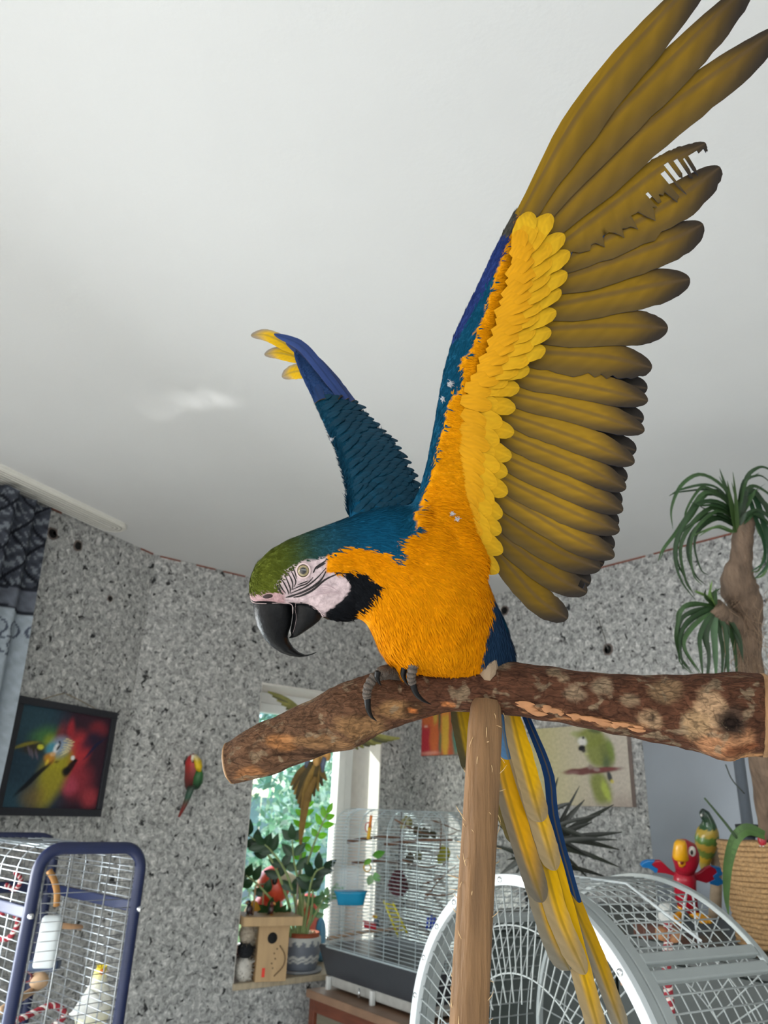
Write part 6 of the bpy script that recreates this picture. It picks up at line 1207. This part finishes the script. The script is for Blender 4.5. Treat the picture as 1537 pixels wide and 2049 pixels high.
# spiky dark dracaena
dy = 2.5; dp = P(1085, 1722, dy); dp0 = np.array([dp[0], dp[1], CABT])
dr2 = thing('spiky_dracaena', 'dark spiky leaved dracaena in a black pot behind the macaw tail', 'potted plant', tuple(dp0))
b = MB(); b.lathe([(.055, 0), (.07, .10), (.072, .11), (.064, .11), (.06, .095), (.01, .095)], dp0, 24); b.build('pot', mat('black_pot', '#1d1f20', .5), dr2)
b = MB(); b.tube([dp0+ZV*.09, dp+ZV*.0], .012, n=8); b.build('stem', mat('dark_stem2', '#3a3228', .8), dr2)
LF = mat('dark_spiky_leaf', attr=True, rough=.45, namt=.15, nscale=30)
for (x, y) in ((1117, 1555), (1160, 1572), (1228, 1610), (1245, 1665), (1240, 1700), (1205, 1630), (1110, 1600), (1145, 1605), (1240, 1735), (1180, 1760), (1010, 1620), (985, 1690), (1000, 1750), (1040, 1580), (1030, 1660), (1200, 1690), (1215, 1755), (1100, 1570), (1015, 1720), (1170, 1600), (1130, 1640), (1185, 1645), (995, 1650), (1060, 1600), (1235, 1680), (1025, 1760), (1160, 1700), (1190, 1720)):
    bx0, by0 = 1085+RNG.normal(0, 8), 1700+RNG.normal(0, 22); strap(dr2, [(bx0, by0), ((bx0+x)/2, (by0+y)/2-6), (x, y)], RNG.uniform(.006, .012), ('#1c2119', '#252a20', '#161b15')[int(x) % 3], dy, dy+RNG.uniform(-.1, .08), m_=LF, n=10)
# small dark leafy mass under it
# ------------------------------------------------------------------ round white travel cage with sunburst end
rc = np.array([.284, 1.60, .985]); RA = math.radians(59.68); RRd = .36; RL = .373
ax_ = np.array([math.sin(RA), math.cos(RA), 0]); au = np.array([math.cos(RA), -math.sin(RA), 0])
def cyl(t, r, l): return rc + r*(math.cos(t)*au + math.sin(t)*ZV) + ax_*l
rcg = thing('round_bird_cage', 'large white barrel shaped bird cage with sunburst wire end panel', 'bird cage', (rc[0]+ax_[0]*RL/2, rc[1]+ax_[1]*RL/2, 0))
WP = mat('white_powder_coat', '#c3c9cc', .35, namt=.03); WPG = mat('grey_plastic_band', '#8f9595', .4, namt=.04); WPW = mat('white_coated_wire', '#929797', .4, namt=.04)
T0, T1 = -.5, math.pi+.5; ts = np.linspace(T0, T1, 90)
def band(nm, r0, r1, l0, l1, m_):
    R = [np.array([cyl(t, r0, l0), cyl(t, r1, l0), cyl(t, r1, l1), cyl(t, r0, l1)]) for t in ts]; b = MB(); b.rings(R); return b.build(nm, m_, rcg, sm=False, bevel=.0015)
fr1 = band('front_rim', RRd-.020, RRd, -.004, .010, WP); band('rim_band', RRd-.012, RRd-.002, .010, .030, WPG); band('rim_band', RRd-.015, RRd+.001, .030, .052, WPG)
band('rear_rim', RRd-.010, RRd, RL-.014, RL, WPG)
for t in np.arange(.28, math.pi, .235):
    b = MB(); p0 = cyl(t, RRd-.010, -.004); b.lathe([(.0062, 0), (.0058, .002), (.003, .0032), (.0003, .0034)], p0, 14, axis=-ax_); s_ = b.build('screw', MATS['polished_screw'], fr1)
b = MB()
for k, t in enumerate(np.arange(-.4, math.pi+.4, .078)):
    r_in = .53*RRd if k % 2 == 0 else .40*RRd
    b.tube([cyl(t, RRd-.012, .006), cyl(t, r_in, .006)], .0015, n=6)
for r_ in (.752, .53): b.tube([cyl(t, r_*RRd, .0075) for t in np.linspace(-.4, math.pi+.4, 70)], .0017, n=6)
b.build('sunburst_wires', WPW, rcg, kind='stuff')
b = MB()
for k, t in enumerate(np.arange(-.4, math.pi+.4, .11)): b.tube([cyl(t, RRd-.012, RL-.012), cyl(t, .53*RRd, RL-.012)], .0015, n=5)
for r_ in (.752, .53): b.tube([cyl(t, r_*RRd, RL-.011) for t in np.linspace(-.4, math.pi+.4, 60)], .0015, n=5)
b.build('rear_wires', WPW, rcg, kind='stuff')
b = MB()
for t in np.concatenate([np.arange(-.35, .66, .075), np.arange(.85, 2.3, .075), np.arange(2.45, 3.4, .075)]): b.tube([cyl(t, RRd-.008, .05), cyl(t, RRd-.008, RL-.03)], .0016, n=5)
for l in np.arange(.075, RL-.03, .0275): b.tube([cyl(t, RRd-.0095, l) for t in np.linspace(-.35, 3.49, 60)], .0013, n=5)
b.build('barrel_wires', WPW, rcg, kind='stuff')
for t in (.70, .785, 2.36):
    b = MB(); p0, p1 = cyl(t, RRd-.012, .05), cyl(t, RRd-.012, RL-.02); rd_ = nrm(math.cos(t)*au + math.sin(t)*ZV); td_ = np.cross(ax_, rd_); b.box(p0 - td_*.010, p1-p0, td_*.020, rd_*.014); b.build('long_bar', WPG, rcg, sm=False, bevel=.003)
b = MB(); b.tube([cyl(1.80, RRd+.004, .17), cyl(1.30, RRd+.004, .20), cyl(.84, RRd+.004, .22)], .0026, n=6); b.build('roof_strut', WP, rcg)
zb_ = rc[2]-RRd*math.sin(.5)-.02
for l in (0, RL):
    for t in (T0, T1):
        p0 = cyl(t, RRd-.01, l); b = MB(); b.tube([p0, np.array([p0[0], p0[1], 0])], .014, n=10); b.build('leg', WP, rcg)
b = MB(); p0 = cyl(T1, RRd-.01, 0); p0 = np.array([p0[0], p0[1], zb_-.05]); b.box(p0, cyl(T0, RRd-.01, 0)-cyl(T1, RRd-.01, 0), ax_*RL, ZV*.06); b.build('tray', mat('grey_tray', '#5b5f63', .5), rcg, sm=False, bevel=.004)
# toys in it
dq = 1.62
wtk = thing('cotton_tassel', 'white cotton tassel on a hook inside the barrel cage roof', 'toy', tuple(P(1330, 1840, dq)))
b = MB(); b.tube([P(1330+9*math.cos(k), 1798+9*math.sin(k), dq) for k in np.linspace(0, 5.2, 16)], .0011, n=5); b.build('hook', MATS['silver_wire'], wtk)
b = MB(); b.lathe([(.008, .0), (.014, -.008), (.0165, -.03), (.015, -.038), (.004, -.039)][::-1], P(1330, 1806, dq), 14); b.build('tassel', mat('white_cotton', '#c9c9c6', .9, bump=.5), wtk)
rope('rope_toy', [P(1336, 1838, dq), P(1338, 1880, dq), P(1334, 1930, dq-.02), P(1338, 1990, dq-.04), P(1345, 2060, dq-.06)], .010, 'red and white cotton rope hanging in the white barrel cage', n=90, turns=14)
for x, y, lab in ((1325, 1868, 'upper wooden block on the rope in the barrel cage'), (1348, 1872, 'second wooden block beside the rope in the barrel cage'), (1255, 1960, 'turned wooden bead hanging behind the barrel cage rim')):
    b = MB(); b.lathe([(.004, -.014), (.013, -.010), (.0145, 0), (.013, .010), (.004, .014)], P(x, y, 1.62 if x > 1300 else 1.5), 14); tag(b.build('wooden_bead', mat('tan_wood', '#a5744e', .6, nscale=50)), lab, 'toy')
b = MB(); b.tube(bez([P(1366, 1840, 1.7), P(1370, 1800, 1.7), P(1378, 1782, 1.7), P(1388, 1800, 1.7), P(1392, 1850, 1.7), P(1400, 1900, 1.7)], 24), .0024, n=6); tag(b.build('wire_swing', WP), 'white wire swing loop in front of the red parrot figure', 'swing')
b = MB(); k0 = P(1290, 1880, 1.75); b.box(k0, np.array([.10, .02, 0]), np.array([-.01, .05, 0]), ZV*.03); tag(b.build('wooden_board', mat('dark_brown_board', '#5a3426', .6, nscale=20), sm=False, bevel=.003), 'small dark brown board behind the barrel cage wires', 'board')

# added spot lamps standing in for sunlight reflected up onto the ceiling
gs = fC(.45, .40, 1.30)
for (px, py, en, sz) in ((300, 828, 9, 1.5), (322, 815, 8, 2.0), (350, 808, 10, 1.6), (372, 800, 14, 1.8), (398, 806, 12, 1.5), (420, 798, 14, 1.7), (446, 801, 14, 1.4), (470, 803, 8, 1.3), (330, 832, 6, 1.2)):
    light('added_glint_spot', 'SPOT', en*5, tuple(gs), onceil(px, py) - gs, (1, 1, 1), spot_size=math.radians(sz*1.25), spot_blend=1.0, shadow_soft_size=.004)
for o in bpy.data.objects:
    if '_org' in o: del o['_org']
